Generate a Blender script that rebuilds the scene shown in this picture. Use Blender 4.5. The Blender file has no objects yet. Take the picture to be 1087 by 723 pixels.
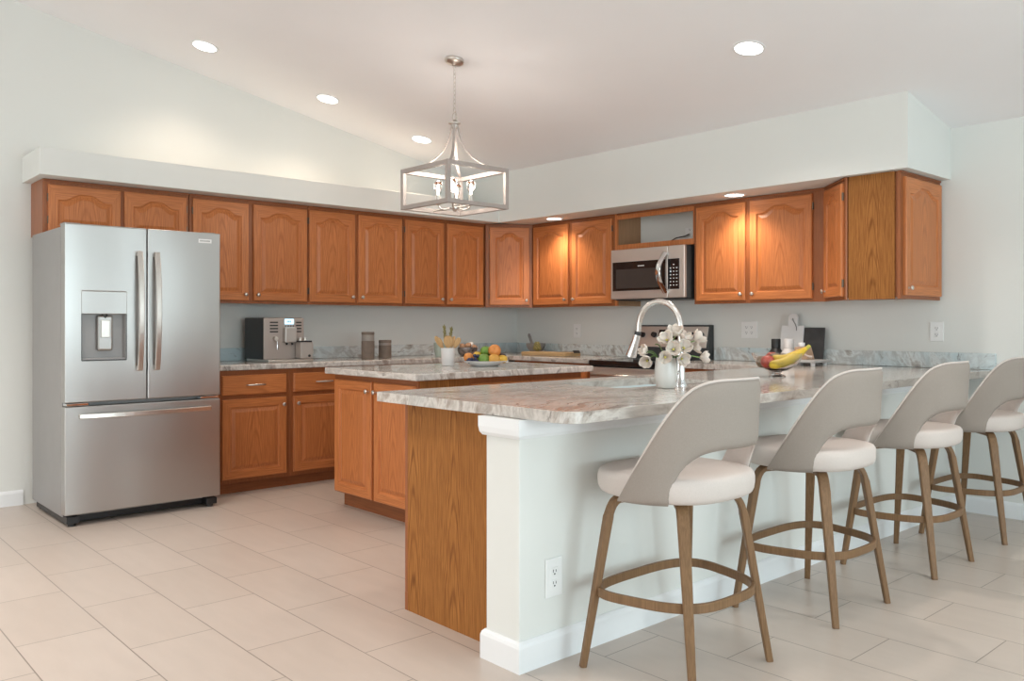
import bpy, bmesh, math, random
from mathutils import Vector, Matrix
from mathutils.geometry import tessellate_polygon
random.seed(4)
PI = math.pi
C = bpy.context.scene.collection
scene = bpy.context.scene

# ------------------------------------------------------------------ camera, light, exposure
cam_d = bpy.data.cameras.new('camera'); cam = bpy.data.objects.new('camera', cam_d); C.objects.link(cam)
cam.location = (6.3664, -5.797, 1.2011)
YAW = 0.7328
cam.rotation_euler = (PI/2, 0, PI/2 - YAW)
cam_d.sensor_fit = 'HORIZONTAL'; cam_d.sensor_width = 36.0
cam_d.lens = 897.97/1087*36.0
cam_d.shift_y = -(361.5-344.1)/1087
cam_d.clip_start = 0.05
scene.camera = cam
scene.view_settings.view_transform = 'Standard'
scene.view_settings.look = 'None'
scene.view_settings.gamma = 1.0
scene.view_settings.use_curve_mapping = False
scene.view_settings.exposure = 1.14

world = bpy.data.worlds.new('world'); scene.world = world; world.use_nodes = True
wb = world.node_tree.nodes['Background']
wb.inputs[0].default_value = (0.88, 0.965, 1.0, 1); wb.inputs[1].default_value = 1.25

def area_light(name, loc, rot, sx, sy, power, col):
    d = bpy.data.lights.new(name, 'AREA'); d.shape = 'RECTANGLE'; d.size = sx; d.size_y = sy
    d.energy = power; d.color = col
    o = bpy.data.objects.new(name, d); o.location = loc; o.rotation_euler = rot; C.objects.link(o); return o
# daylight of the dining side windows (+x) and of the living room windows behind (-y)
area_light('window_daylight_right', (9.75, -3.85, 1.45), (0, PI/2, 0), 2.0, 4.6, 80, (0.72, 0.94, 1.0))
area_light('window_daylight_rear', (4.9, -10.75, 1.4), (PI/2, 0, 0), 3.9, 2.2, 18, (1.0, 0.97, 0.93))
area_light('window_daylight_rear', (1.45, -10.75, 1.5), (PI/2, 0, 0), 1.6, 1.9, 8, (1.0, 0.95, 0.88))

CEIL0, CEILK = 2.473, 0.1934
def ceil_z(y): return CEIL0 + CEILK*abs(y)
def spot(loc, power, col, size=2.3, blend=.9):  # beam of the built downlights, also used for the added fill spots
    d = bpy.data.lights.new('downlight_or_fill_beam', 'SPOT'); d.energy = power; d.color = col
    d.spot_size = size; d.spot_blend = blend; d.shadow_soft_size = .07
    o = bpy.data.objects.new('downlight_or_fill_beam', d); o.location = loc; C.objects.link(o); return o

# unseen fill spots without fixtures, added over the dining side and behind the camera
for x_, y_, p_ in ((4.75, -3.45, 26), (5.9, -2.0, 22), (2.5, -5.2, 85), (1.6, -7.0, 100), (3.6, -7.6, 95)):
    l_ = spot((x_, y_, ceil_z(y_)-.05), p_, (1, .95, .88) if x_ > 4 else (1, .89, .81), 2.2); l_.data.shadow_soft_size = .16

# ------------------------------------------------------------------ materials
def new_mat(name):
    m = bpy.data.materials.new(name); m.use_nodes = True
    nt = m.node_tree; b = nt.nodes['Principled BSDF']; return m, nt, b
def setp(b, **k):
    for n, v in k.items():
        n = n.replace('_', ' ')
        if n in b.inputs: b.inputs[n].default_value = v
def c4(c): return (c[0], c[1], c[2], 1)
def plain(name, col, rough=.5, metal=0, spec=.5, noise=0.04, nscale=8, bump=0, bscale=300, **k):
    m, nt, b = new_mat(name)
    setp(b, Roughness=rough, Metallic=metal, **k)
    if 'Specular IOR Level' in b.inputs: b.inputs['Specular IOR Level'].default_value = spec
    tc = nt.nodes.new('ShaderNodeTexCoord')
    n = nt.nodes.new('ShaderNodeTexNoise'); n.inputs['Scale'].default_value = nscale; n.inputs['Detail'].default_value = 3
    nt.links.new(tc.outputs['Object'], n.inputs['Vector'])
    r = nt.nodes.new('ShaderNodeValToRGB')
    r.color_ramp.elements[0].color = c4([x*(1-noise) for x in col]); r.color_ramp.elements[1].color = c4([min(1, x*(1+noise)) for x in col])
    r.color_ramp.elements[0].position = .3; r.color_ramp.elements[1].position = .7
    nt.links.new(n.outputs['Fac'], r.inputs[0]); nt.links.new(r.outputs[0], b.inputs['Base Color'])
    if bump:
        n2 = nt.nodes.new('ShaderNodeTexNoise'); n2.inputs['Scale'].default_value = bscale
        nt.links.new(tc.outputs['Object'], n2.inputs['Vector'])
        bp = nt.nodes.new('ShaderNodeBump'); bp.inputs['Strength'].default_value = bump; bp.inputs['Distance'].default_value = .002
        nt.links.new(n2.outputs['Fac'], bp.inputs['Height']); nt.links.new(bp.outputs[0], b.inputs['Normal'])
    return m
def math_node(nt, op, a, b=None):
    n = nt.nodes.new('ShaderNodeMath'); n.operation = op
    for i, v in enumerate((a, b)):
        if v is None: continue
        if isinstance(v, (int, float)): n.inputs[i].default_value = v
        else: nt.links.new(v, n.inputs[i])
    return n.outputs[0]
def mixrgb(nt, fac, a, b, mode='MIX'):
    n = nt.nodes.new('ShaderNodeMix'); n.data_type = 'RGBA'; n.blend_type = mode
    for s, v in ((0, fac), (6, a), (7, b)):
        if isinstance(v, (int, float)): n.inputs[s].default_value = v
        elif isinstance(v, tuple): n.inputs[s].default_value = c4(v)
        else: nt.links.new(v, n.inputs[s])
    return n.outputs[2]
def oak(name, light, dark, axis='z', cathedral=False, period=.6, rough=.34, strength=1.0, spec=.30, arch=7.5):
    """oak: fine fibre stretched along the grain, plus nested cathedral arches on flat-sawn panels"""
    m, nt, b = new_mat(name); setp(b, Roughness=rough)
    b.inputs['Specular IOR Level'].default_value = spec
    tc = nt.nodes.new('ShaderNodeTexCoord'); oi = nt.nodes.new('ShaderNodeObjectInfo')
    sp = nt.nodes.new('ShaderNodeSeparateXYZ'); nt.links.new(tc.outputs['Object'], sp.inputs[0])
    gx = {'z': ('X', 'Y', 'Z'), 'x': ('Z', 'Y', 'X'), 'y': ('X', 'Z', 'Y')}[axis]
    across, other, along = [sp.outputs[q] for q in gx]
    rnd = math_node(nt, 'MULTIPLY', oi.outputs['Random'], 17.3)
    al = math_node(nt, 'ADD', along, rnd)
    def cmb(fa, fo, fl):
        cm = nt.nodes.new('ShaderNodeCombineXYZ')
        nt.links.new(math_node(nt, 'MULTIPLY', across, fa), cm.inputs[0]); nt.links.new(math_node(nt, 'MULTIPLY', other, fo), cm.inputs[1])
        nt.links.new(math_node(nt, 'MULTIPLY', al, fl), cm.inputs[2]); return cm.outputs[0]
    def noise(v, sc, det=4, rg=.55):
        n = nt.nodes.new('ShaderNodeTexNoise'); n.inputs['Scale'].default_value = sc; n.inputs['Detail'].default_value = det; n.inputs['Roughness'].default_value = rg
        nt.links.new(v, n.inputs['Vector']); return n.outputs['Fac']
    fib = noise(cmb(1, 1, .03), 190, 3)
    broad = noise(cmb(1, 1, .08), 14, 3)
    rp = nt.nodes.new('ShaderNodeValToRGB'); rp.color_ramp.elements[0].position = .38; rp.color_ramp.elements[1].position = .62
    nt.links.new(fib, rp.inputs[0])
    line = math_node(nt, 'MULTIPLY', math_node(nt, 'SUBTRACT', 1.0, rp.outputs[0]), .5)
    if cathedral:
        warp = noise(cmb(1, 1, .35), 5, 2)
        a = math_node(nt, 'PINGPONG', math_node(nt, 'ADD', across, period*10+period/2.0), period/2.0)
        a = math_node(nt, 'SUBTRACT', period/2.0, a)
        a = math_node(nt, 'ADD', a, math_node(nt, 'MULTIPLY', math_node(nt, 'SUBTRACT', warp, .5), .07))
        zz = math_node(nt, 'MULTIPLY', al, .075)
        # plane cutting a slightly tilted log: arch contours of  a^2*k + z
        f = math_node(nt, 'ADD', math_node(nt, 'MULTIPLY', math_node(nt, 'MULTIPLY', a, a), arch), zz)
        s = math_node(nt, 'SINE', math_node(nt, 'MULTIPLY', f, 900.0*.5))
        s = math_node(nt, 'ADD', math_node(nt, 'MULTIPLY', s, .5), .5)
        s = math_node(nt, 'POWER', s, 2.2)
        brk = noise(cmb(1, 1, .15), 45, 2)
        s = math_node(nt, 'MULTIPLY', s, math_node(nt, 'MULTIPLY', brk, 1.15))
        line = math_node(nt, 'MAXIMUM', line, s)
    line = math_node(nt, 'MULTIPLY', line, strength)
    base = mixrgb(nt, math_node(nt, 'MULTIPLY', broad, .75), light, tuple(.62*l+.38*d for l, d in zip(light, dark)))
    tone = mixrgb(nt, math_node(nt, 'MULTIPLY', oi.outputs['Random'], .16), base, dark)
    col = mixrgb(nt, line, tone, dark)
    nt.links.new(col, b.inputs['Base Color'])
    bp = nt.nodes.new('ShaderNodeBump'); bp.inputs['Strength'].default_value = .08; bp.inputs['Distance'].default_value = .001
    nt.links.new(fib, bp.inputs['Height']); nt.links.new(bp.outputs[0], b.inputs['Normal'])
    return m
OL, OD = (.66, .24, .082), (.30, .085, .023)
M = {}
M['oak_panel'] = oak('oak_panel', OL, OD, 'z', True, .5, strength=.95)
M['oak_v'] = oak('oak_vertical', OL, OD, 'z')
M['oak_h'] = oak('oak_horizontal', OL, OD, 'x')
M['oak_drawer'] = oak('oak_drawer', OL, OD, 'x', True, .2, strength=.6)
M['oak_frame'] = oak('oak_frame', (.37, .125, .045), (.19, .06, .02), 'z')
M['oak_frame_h'] = oak('oak_frame_rail', (.33, .11, .04), (.17, .055, .02), 'x')
M['oak_end'] = oak('oak_end_panel', (.46, .195, .055), (.15, .050, .012), 'z', True, .27, rough=.5, strength=1.25, spec=.12, arch=13.0)
M['oak_inner'] = oak('oak_inner', (.46, .26, .14), (.30, .16, .08), 'z')
M['walnut'] = oak('stool_wood', (.25, .142, .070), (.13, .070, .033), 'z', rough=.5)
M['wall'] = plain('wall_paint', (.745, .75, .72), .85, noise=.01, nscale=2, bump=.05, bscale=250, spec=.2)
M['ceil'] = plain('ceiling_paint', (.87, .86, .87), .9, noise=.01, nscale=2, bump=.05, bscale=200, spec=.2)
M['trim'] = plain('white_trim', (.82, .83, .84), .4, noise=.01)
M['plastic_white'] = plain('white_plastic', (.82, .82, .81), .35, noise=.01)
M['black'] = plain('black_plastic', (.012, .012, .013), .4)
M['blackglass'] = plain('black_glass', (.010, .010, .011), .08, spec=.6)
M['nickel'] = plain('brushed_nickel', (.62, .58, .54), .28, 1, noise=.03, nscale=60)
M['cage'] = plain('satin_cage_metal', (.42, .365, .335), .55, .12, noise=.03, nscale=60)
M['chrome'] = plain('polished_chrome', (.82, .84, .86), .08, 1, noise=.01)
M['bronze'] = plain('bronze_hinge', (.16, .13, .10), .45, .8)
M['grey_side'] = plain('grey_painted_metal', (.32, .31, .305), .45, .3, noise=.02)
M['darkgrey'] = plain('dark_grey', (.055, .058, .06), .45, .2)
def steel(name, col, rough, wave=.25, wscale=1.6):
    m, nt, b = new_mat(name); setp(b, Metallic=1.0, Roughness=rough); b.inputs['Base Color'].default_value = c4(col)
    tc = nt.nodes.new('ShaderNodeTexCoord')
    mp = nt.nodes.new('ShaderNodeMapping'); mp.inputs['Scale'].default_value = (1, 1, .45); nt.links.new(tc.outputs['Object'], mp.inputs[0])
    n = nt.nodes.new('ShaderNodeTexNoise'); n.inputs['Scale'].default_value = wscale; n.inputs['Detail'].default_value = 1; nt.links.new(mp.outputs[0], n.inputs['Vector'])
    bp = nt.nodes.new('ShaderNodeBump'); bp.inputs['Strength'].default_value = wave; bp.inputs['Distance'].default_value = .11
    mp2 = nt.nodes.new('ShaderNodeMapping'); mp2.inputs['Scale'].default_value = (2, 2, 300); nt.links.new(tc.outputs['Object'], mp2.inputs[0])
    n2 = nt.nodes.new('ShaderNodeTexNoise'); n2.inputs['Scale'].default_value = 3; nt.links.new(mp2.outputs[0], n2.inputs['Vector'])
    r = nt.nodes.new('ShaderNodeMapRange'); r.inputs['To Min'].default_value = rough*.85; r.inputs['To Max'].default_value = rough*1.2
    nt.links.new(n2.outputs['Fac'], r.inputs[0]); nt.links.new(r.outputs[0], b.inputs['Roughness'])
    nt.links.new(n.outputs['Fac'], bp.inputs['Height']); nt.links.new(bp.outputs[0], b.inputs['Normal'])
    return m
M['steel'] = steel('stainless_steel', (.455, .44, .425), .32)
M['steel_app'] = steel('stainless_appliance', (.64, .59, .55), .36, .1)
M['steel_app'].node_tree.nodes['Principled BSDF'].inputs['Metallic'].default_value = .7
def stone(name, rot, tint=(1, 1, 1), cool=.35):
    m, nt, b = new_mat(name); setp(b, Roughness=.12)
    tc = nt.nodes.new('ShaderNodeTexCoord')
    mp = nt.nodes.new('ShaderNodeMapping'); mp.inputs['Rotation'].default_value = rot; nt.links.new(tc.outputs['Object'], mp.inputs[0])
    w = nt.nodes.new('ShaderNodeTexNoise'); w.inputs['Scale'].default_value = 1.6; w.inputs['Detail'].default_value = 3; nt.links.new(mp.outputs[0], w.inputs['Vector'])
    vm = nt.nodes.new('ShaderNodeVectorMath'); vm.operation = 'MULTIPLY_ADD'
    nt.links.new(w.outputs['Color'], vm.inputs[0]); vm.inputs[1].default_value = (.5, .5, .35); nt.links.new(mp.outputs[0], vm.inputs[2])
    st = nt.nodes.new('ShaderNodeMapping'); st.inputs['Scale'].default_value = (1, .16, .55); nt.links.new(vm.outputs[0], st.inputs[0])
    def nz(sc, det, rg):
        n = nt.nodes.new('ShaderNodeTexNoise'); n.inputs['Scale'].default_value = sc; n.inputs['Detail'].default_value = det; n.inputs['Roughness'].default_value = rg
        nt.links.new(st.outputs[0], n.inputs['Vector']); return n.outputs['Fac']
    def ramp(src, pts):
        r = nt.nodes.new('ShaderNodeValToRGB'); e = r.color_ramp.elements
        while len(e) < len(pts): e.new(.5)
        for q, (p, c) in zip(e, pts): q.position = p; q.color = c4(c)
        nt.links.new(src, r.inputs[0]); return r.outputs[0]
    base = ramp(nz(13, 6, .62), [(.28, (.22, .18, .155)), (.41, (.48, .43, .39)), (.50, (.76, .74, .71)), (.60, (.52, .49, .46)), (.72, (.84, .83, .81))])
    vein = ramp(nz(24, 5, .7), [(.33, (1, 1, 1)), (.40, (0, 0, 0)), (1, (0, 0, 0))])
    coolm = ramp(nz(3.5, 3, .5), [(.45, (0, 0, 0)), (.62, (1, 1, 1))])
    col = mixrgb(nt, math_node(nt, 'MULTIPLY', coolm, cool), base, (.56, .63, .64))
    col = mixrgb(nt, math_node(nt, 'MULTIPLY', vein, .65), col, (.17, .15, .145))
    col = mixrgb(nt, 1.0, col, tint, 'MULTIPLY')
    nt.links.new(col, b.inputs['Base Color'])
    return m
M['stone'] = stone('quartzite_counter', (0, 0, 0), (.83, .79, .76))
M['stone_x'] = stone('quartzite_counter_cross', (0, 0, PI/2+.25), (.92, .89, .87))
M['stone_splash'] = stone('quartzite_backsplash', (.5, .6, .4), (1.0, 1.08, 1.12), .9)
def tile_mat():
    m, nt, b = new_mat('porcelain_floor_tile'); setp(b, Roughness=.32)
    tc = nt.nodes.new('ShaderNodeTexCoord')
    mp = nt.nodes.new('ShaderNodeMapping'); mp.inputs['Location'].default_value = (-(2.185-.61*8), -(-4.755-.3125*32), 0)
    nt.links.new(tc.outputs['Object'], mp.inputs[0])
    br = nt.nodes.new('ShaderNodeTexBrick')
    br.offset = .5; br.offset_frequency = 2; br.squash = 1
    br.inputs['Scale'].default_value = 1; br.inputs['Brick Width'].default_value = .61; br.inputs['Row Height'].default_value = .3125
    br.inputs['Mortar Size'].default_value = .0022; br.inputs['Mortar Smooth'].default_value = .1; br.inputs['Bias'].default_value = 0
    br.inputs['Color1'].default_value = (.515, .44, .385, 1); br.inputs['Color2'].default_value = (.54, .465, .41, 1); br.inputs['Mortar'].default_value = (.24, .20, .165, 1)
    nt.links.new(mp.outputs[0], br.inputs['Vector'])
    s = nt.nodes.new('ShaderNodeMapping'); s.inputs['Scale'].default_value = (1.2, 5, 1); nt.links.new(tc.outputs['Object'], s.inputs[0])
    n = nt.nodes.new('ShaderNodeTexNoise'); n.inputs['Scale'].default_value = 3; n.inputs['Detail'].default_value = 5; nt.links.new(s.outputs[0], n.inputs['Vector'])
    mr = nt.nodes.new('ShaderNodeMapRange'); mr.inputs['To Min'].default_value = .93; mr.inputs['To Max'].default_value = 1.07; nt.links.new(n.outputs['Fac'], mr.inputs[0])
    cc = nt.nodes.new('ShaderNodeCombineXYZ')
    for i in range(3): nt.links.new(mr.outputs[0], cc.inputs[i])
    col = mixrgb(nt, 1.0, br.outputs['Color'], cc.outputs[0], 'MULTIPLY')
    nt.links.new(col, b.inputs['Base Color'])
    bp = nt.nodes.new('ShaderNodeBump'); bp.invert = True; bp.inputs['Strength'].default_value = .4; bp.inputs['Distance'].default_value = .002
    nt.links.new(br.outputs['Fac'], bp.inputs['Height']); nt.links.new(bp.outputs[0], b.inputs['Normal'])
    return m
M['tile'] = tile_mat()
M['fabric'] = plain('cream_upholstery', (.61, .54, .50), .95, noise=.03, nscale=260, bump=.25, bscale=900, spec=.15)
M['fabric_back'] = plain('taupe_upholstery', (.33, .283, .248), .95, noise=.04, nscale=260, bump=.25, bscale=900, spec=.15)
def emit(name, col, st):
    m, nt, b = new_mat(name); setp(b, Roughness=.4); b.inputs['Base Color'].default_value = c4(col)
    b.inputs['Emission Color'].default_value = c4(col); b.inputs['Emission Strength'].default_value = st; return m
M['lamp'] = emit('lamp_lens', (1, .97, .92), 3.0)
M['filament'] = emit('bulb_filament', (1, .93, .80), 6.0)
M['screen'] = emit('blue_lcd', (.45, .78, .95), .75)
def glass(name, col=(1, 1, 1), rough=0.0, ior=1.45):
    m, nt, b = new_mat(name); setp(b, Roughness=rough, IOR=ior); b.inputs['Base Color'].default_value = c4(col)
    b.inputs['Transmission Weight'].default_value = 1.0; return m
M['glass'] = glass('clear_glass', (.97, .98, .98))
M['glass_green'] = glass('green_tinted_glass', (.55, .66, .58), .15)
M['ceramic'] = plain('white_ceramic', (.80, .79, .78), .3, noise=.01)
M['ceramic_matte'] = plain('matte_white_ceramic', (.74, .72, .71), .6, noise=.02)
M['frosted'] = plain('frosted_vase', (.64, .625, .59), .35, noise=.02)
M['wood_pale'] = oak('pale_wood', (.62, .40, .20), (.42, .25, .11), 'z', rough=.6)
M['wood_board'] = oak('board_wood', (.55, .38, .20), (.36, .23, .11), 'x', rough=.6)
M['stoneware'] = plain('grey_stoneware', (.24, .22, .21), .7, noise=.1, nscale=40)
M['slate'] = plain('black_slate', (.052, .050, .050), .75, noise=.2, nscale=15)
M['leaf'] = plain('leaf_green', (.10, .19, .05), .5, noise=.2, nscale=20)
M['stem'] = plain('stem_green', (.16, .27, .08), .5, noise=.1)
M['petal'] = plain('white_petal', (.70, .61, .54), .6, noise=.06, nscale=25, Subsurface_Weight=.1)
M['pistil'] = plain('pistil', (.50, .45, .12), .6)
M['dry'] = plain('dried_herb', (.23, .20, .07), .7, noise=.2)

# ------------------------------------------------------------------ mesh builder
class MB:
    def __init__(s): s.bm = bmesh.new(); s.mi = 0
    def _faces(s, fs):
        for f in fs: f.material_index = s.mi
        return s
    def box(s, x0, y0, z0, x1, y1, z1):
        vs = [s.bm.verts.new((x, y, z)) for z in (z0, z1) for x, y in ((x0, y0), (x1, y0), (x1, y1), (x0, y1))]
        idx = ((3, 2, 1, 0), (4, 5, 6, 7), (0, 1, 5, 4), (1, 2, 6, 5), (2, 3, 7, 6), (3, 0, 4, 7))
        return s._faces([s.bm.faces.new([vs[i] for i in q]) for q in idx])
    def obox(s, c, size, mat):
        """box of full size `size` turned by matrix `mat` about c"""
        hx, hy, hz = [q/2 for q in size]
        vs = [s.bm.verts.new(Vector(c) + mat @ Vector((x, y, z))) for z in (-hz, hz) for x, y in ((-hx, -hy), (hx, -hy), (hx, hy), (-hx, hy))]
        idx = ((3, 2, 1, 0), (4, 5, 6, 7), (0, 1, 5, 4), (1, 2, 6, 5), (2, 3, 7, 6), (3, 0, 4, 7))
        return s._faces([s.bm.faces.new([vs[i] for i in q]) for q in idx])
    def loft(s, rings, closed=True, cap=True):
        R = [[s.bm.verts.new(p) for p in r] for r in rings]; fs = []
        n = len(R[0])
        for a, b in zip(R, R[1:]):
            for i in range(n if closed else n-1):
                j = (i+1) % n
                fs.append(s.bm.faces.new((a[i], a[j], b[j], b[i])))
        if cap and closed:
            fs.append(s.bm.faces.new(R[0][::-1])); fs.append(s.bm.faces.new(R[-1]))
        return s._faces(fs)
    def lathe(s, prof, c=(0, 0, 0), n=32, cap=True):
        return s.loft([[(c[0]+r*math.cos(2*PI*i/n), c[1]+r*math.sin(2*PI*i/n), c[2]+z) for i in range(n)] for r, z in prof], True, cap)
    def sweep(s, path, sect, up=Vector((0, 0, 1)), closed=False, cap=True):
        """sect(k) -> list of (a,b) section points; a along side vector, b along the other"""
        P = [Vector(p) for p in path]; rings = []; n = len(P)
        prev = None
        for k in range(n):
            if closed: t = (P[(k+1) % n]-P[k-1])
            else: t = P[min(k+1, n-1)]-P[max(k-1, 0)]
            t.normalize()
            u = up - t*up.dot(t)
            if prev is not None and (u.length < .15):
                u = prev - t*prev.dot(t)
            elif u.length < 1e-3: u = Vector((1, 0, 0)) - t*t.x
            u.normalize(); prev = u; side = t.cross(u)
            rings.append([P[k]+side*a+u*b for a, b in sect(k)])
        if closed: rings.append(rings[0])
        if not closed: return s.loft(rings, True, cap)
        R = [[s.bm.verts.new(p) for p in r] for r in rings[:-1]]; fs = []; m = len(R[0])
        for k in range(n):
            a, b = R[k], R[(k+1) % n]
            for i in range(m):
                j = (i+1) % m; fs.append(s.bm.faces.new((a[i], a[j], b[j], b[i])))
        return s._faces(fs)
    def tube(s, path, r, n=10, closed=False, up=Vector((0, 0, 1)), cap=True):
        rr = (lambda k: r) if isinstance(r, (int, float)) else (lambda k: r[k])
        return s.sweep(path, lambda k: [(rr(k)*math.cos(2*PI*i/n), rr(k)*math.sin(2*PI*i/n)) for i in range(n)], up, closed, cap)
    def cyl(s, p0, p1, r0, r1=None, n=24):
        return s.tube([p0, p1], [r0, r0 if r1 is None else r1], n, up=Vector((.13, .2, 1)) if abs((Vector(p1)-Vector(p0)).normalized().z) < .9 else Vector((1, .1, 0)))
    def prism(s, outer, z0, z1, holes=()):
        """vertical prism of a 2D polygon with holes"""
        loops = [outer]+list(holes)
        flat = [p for l in loops for p in l]
        tri = tessellate_polygon([[Vector((x, y, 0)) for x, y in l] for l in loops])
        lo = [s.bm.verts.new((x, y, z0)) for x, y in flat]; hi = [s.bm.verts.new((x, y, z1)) for x, y in flat]
        fs = []
        for t in tri:
            a, b, c = [Vector((*flat[i], 0)) for i in t]
            t = list(t) if (b-a).cross(c-a).z > 0 else list(t)[::-1]
            fs.append(s.bm.faces.new([hi[i] for i in t])); fs.append(s.bm.faces.new([lo[i] for i in t[::-1]]))
        o = 0
        for l in loops:
            n = len(l)
            for i in range(n):
                j = (i+1) % n
                try: fs.append(s.bm.faces.new((lo[o+i], lo[o+j], hi[o+j], hi[o+i])))
                except ValueError: pass
            o += n
        return s._faces(fs)
    def sphere(s, c, r, sc=(1, 1, 1), n=20, m=12, mat=None):
        rings = []
        for k in range(1, m):
            th = PI*k/m
            ring = [Vector((r*sc[0]*math.sin(th)*math.cos(2*PI*i/n), r*sc[1]*math.sin(th)*math.sin(2*PI*i/n), -r*sc[2]*math.cos(th))) for i in range(n)]
            if mat: ring = [mat @ q for q in ring]
            rings.append([q+Vector(c) for q in ring])
        return s.loft(rings)
    def build(s, name, mats, parent=None, bevel=0, smooth=False, seg=2, loc=None, rot=None, recalc=True):
        if recalc: bmesh.ops.recalc_face_normals(s.bm, faces=s.bm.faces)
        me = bpy.data.meshes.new(name); s.bm.to_mesh(me); s.bm.free()
        for m in (mats if isinstance(mats, (list, tuple)) else [mats]): me.materials.append(m)
        o = bpy.data.objects.new(name, me); C.objects.link(o)
        if parent: o.parent = parent
        if loc is not None: o.location = loc
        if rot is not None: o.rotation_euler = rot
        if bevel:
            b = o.modifiers.new('bevel', 'BEVEL'); b.width = bevel; b.segments = seg; b.limit_method = 'ANGLE'; b.angle_limit = math.radians(40)
        if smooth:
            me.polygons.foreach_set('use_smooth', [True]*len(me.polygons))
            me.set_sharp_from_angle(angle=math.radians(48 if smooth is True else smooth))
        return o
def thing(name, label, cat, loc=(0, 0, 0), rotz=0, group=None):
    o = bpy.data.objects.new(name, None); C.objects.link(o); o.empty_display_size = .1
    o.location = loc; o.rotation_euler = (0, 0, rotz); tag(o, label, cat, group); return o
def tag(o, label, cat, group=None):
    o['label'] = label; o['category'] = cat
    if group: o['group'] = group
    return o
def struct(o): o['kind'] = 'structure'; return o
def copy_tree(o, parent=None):
    c = o.copy(); C.objects.link(c)
    if parent: c.parent = parent
    for ch in list(o.children): copy_tree(ch, c)
    return c
def relabel(o, label): o['label'] = label; return o
def arc_pts(cx, cy, r, a0, a1, n=8):
    return [(cx+r*math.cos(a0+(a1-a0)*i/n), cy+r*math.sin(a0+(a1-a0)*i/n)) for i in range(n+1)]
def rrect(x0, y0, x1, y1, r, n=6):
    return (arc_pts(x1-r, y0+r, r, -PI/2, 0, n)+arc_pts(x1-r, y1-r, r, 0, PI/2, n)+arc_pts(x0+r, y1-r, r, PI/2, PI, n)+arc_pts(x0+r, y0+r, r, PI, 1.5*PI, n))

# ------------------------------------------------------------------ the room shell
XR, YB = 9.6, -10.6
struct(MB().box(-.1, YB, -.1, XR, .1, 0).build('floor', M['tile']))
m = MB()
zb, z0 = ceil_z(YB), CEIL0
vs = [m.bm.verts.new(p) for p in ((0, 0, z0), (XR, 0, z0), (XR, YB, zb), (0, YB, zb), (0, 0, z0+.12), (XR, 0, z0+.12), (XR, YB, zb+.12), (0, YB, zb+.12))]
for q in ((0, 1, 2, 3), (4, 5, 6, 7), (0, 1, 5, 4), (1, 2, 6, 5), (2, 3, 7, 6), (3, 0, 4, 7)): m.bm.faces.new([vs[i] for i in q])
struct(m.build('ceiling', M['ceil']))
struct(MB().box(-.12, YB, 0, 0, .12, 4.7).build('wall_left', M['wall']))
struct(MB().box(0, 0, 0, XR, .12, 4.7).build('wall_back', M['wall']))
ZS = 2.140
struct(MB().box(0, -4.455, ZS, .465, 0, 2.312).build('trim_1', M['wall'], bevel=.003))
m = MB(); Xs, Ys = 4.187, -.648
z1, z2 = ceil_z(Ys)+.004, ceil_z(0)+.004
vs = [m.bm.verts.new(p) for p in ((0, Ys, ZS), (Xs, Ys, ZS), (Xs, 0, ZS), (0, 0, ZS), (0, Ys, z1), (Xs, Ys, z1), (Xs, 0, z2), (0, 0, z2))]
for q in ((3, 2, 1, 0), (4, 5, 6, 7), (0, 1, 5, 4), (1, 2, 6, 5), (2, 3, 7, 6), (3, 0, 4, 7)): m.bm.faces.new([vs[i] for i in q])
struct(m.build('trim_2', M['wall']))
m = MB()
for y0, y1, za, zb2 in ((-10.6, -7.6, 0, 4.6), (-6.2, -5.3, 0, 4), (-2.4, -1.6, 0, 3), (-.5, 0, 0, 3), (-7.6, -6.2, 2.3, 4.6), (-5.3, -2.4, 2.2, 4), (-1.6, -.5, 2.2, 3), (-7.6, -6.2, 0, .6)): m.box(XR, y0, za, XR+.12, y1, zb2)
struct(m.build('wall_right', M['wall']))
m = MB()
for x0, x1, za, zb2 in ((0, .6, 0, 4.7), (2.3, 2.9, 0, 4.7), (6.9, 7.5, 0, 4.7), (9.2, XR, 0, 4.7), (.6, 2.3, 2.5, 4.7), (2.9, 6.9, 2.45, 4.7), (7.5, 9.2, 2.5, 4.7), (.6, 2.3, 0, .5), (7.5, 9.2, 0, .5)): m.box(x0, YB-.12, za, x1, YB, zb2)
struct(m.build('wall_front', M['wall']))
# half wall that carries the peninsula top on its dining side
HX0, HX1, HY = 4.04, 4.2165, -3.828
struct(MB().box(HX0, HY, 0, HX1, 0, .872).build('wall_peninsula', M['wall'], bevel=.004))
def base_path(name, pts, h=.1, t=.014, mat='trim'):
    m = MB()
    sect = [(0, 0), (t, 0), (t, h-.02), (t*.75, h-.008), (t*.3, h), (0, h)]
    rings = []
    P = [Vector((x, y, 0)) for x, y in pts]
    for k in range(len(P)):
        d0 = (P[k]-P[k-1]).normalized() if k else None
        d1 = (P[k+1]-P[k]).normalized() if k < len(P)-1 else None
        n0 = Vector((d0.y, -d0.x, 0)) if d0 else None; n1 = Vector((d1.y, -d1.x, 0)) if d1 else None
        if n0 and n1: n = (n0+n1)/(1+n0.dot(n1))
        else: n = n0 or n1
        rings.append([P[k]+n*a+Vector((0, 0, b)) for a, b in sect])
    m.loft(rings)
    return struct(m.build(name, M[mat]))
base_path('baseboard_peninsula', [(HX0, -3.75), (HX0, HY), (HX1, HY), (HX1, -.016)], .105, .016)
base_path('baseboard_back', [(HX1+.02, 0), (XR, 0)])
base_path('baseboard_left', [(0, YB), (0, -4.45)])
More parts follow.
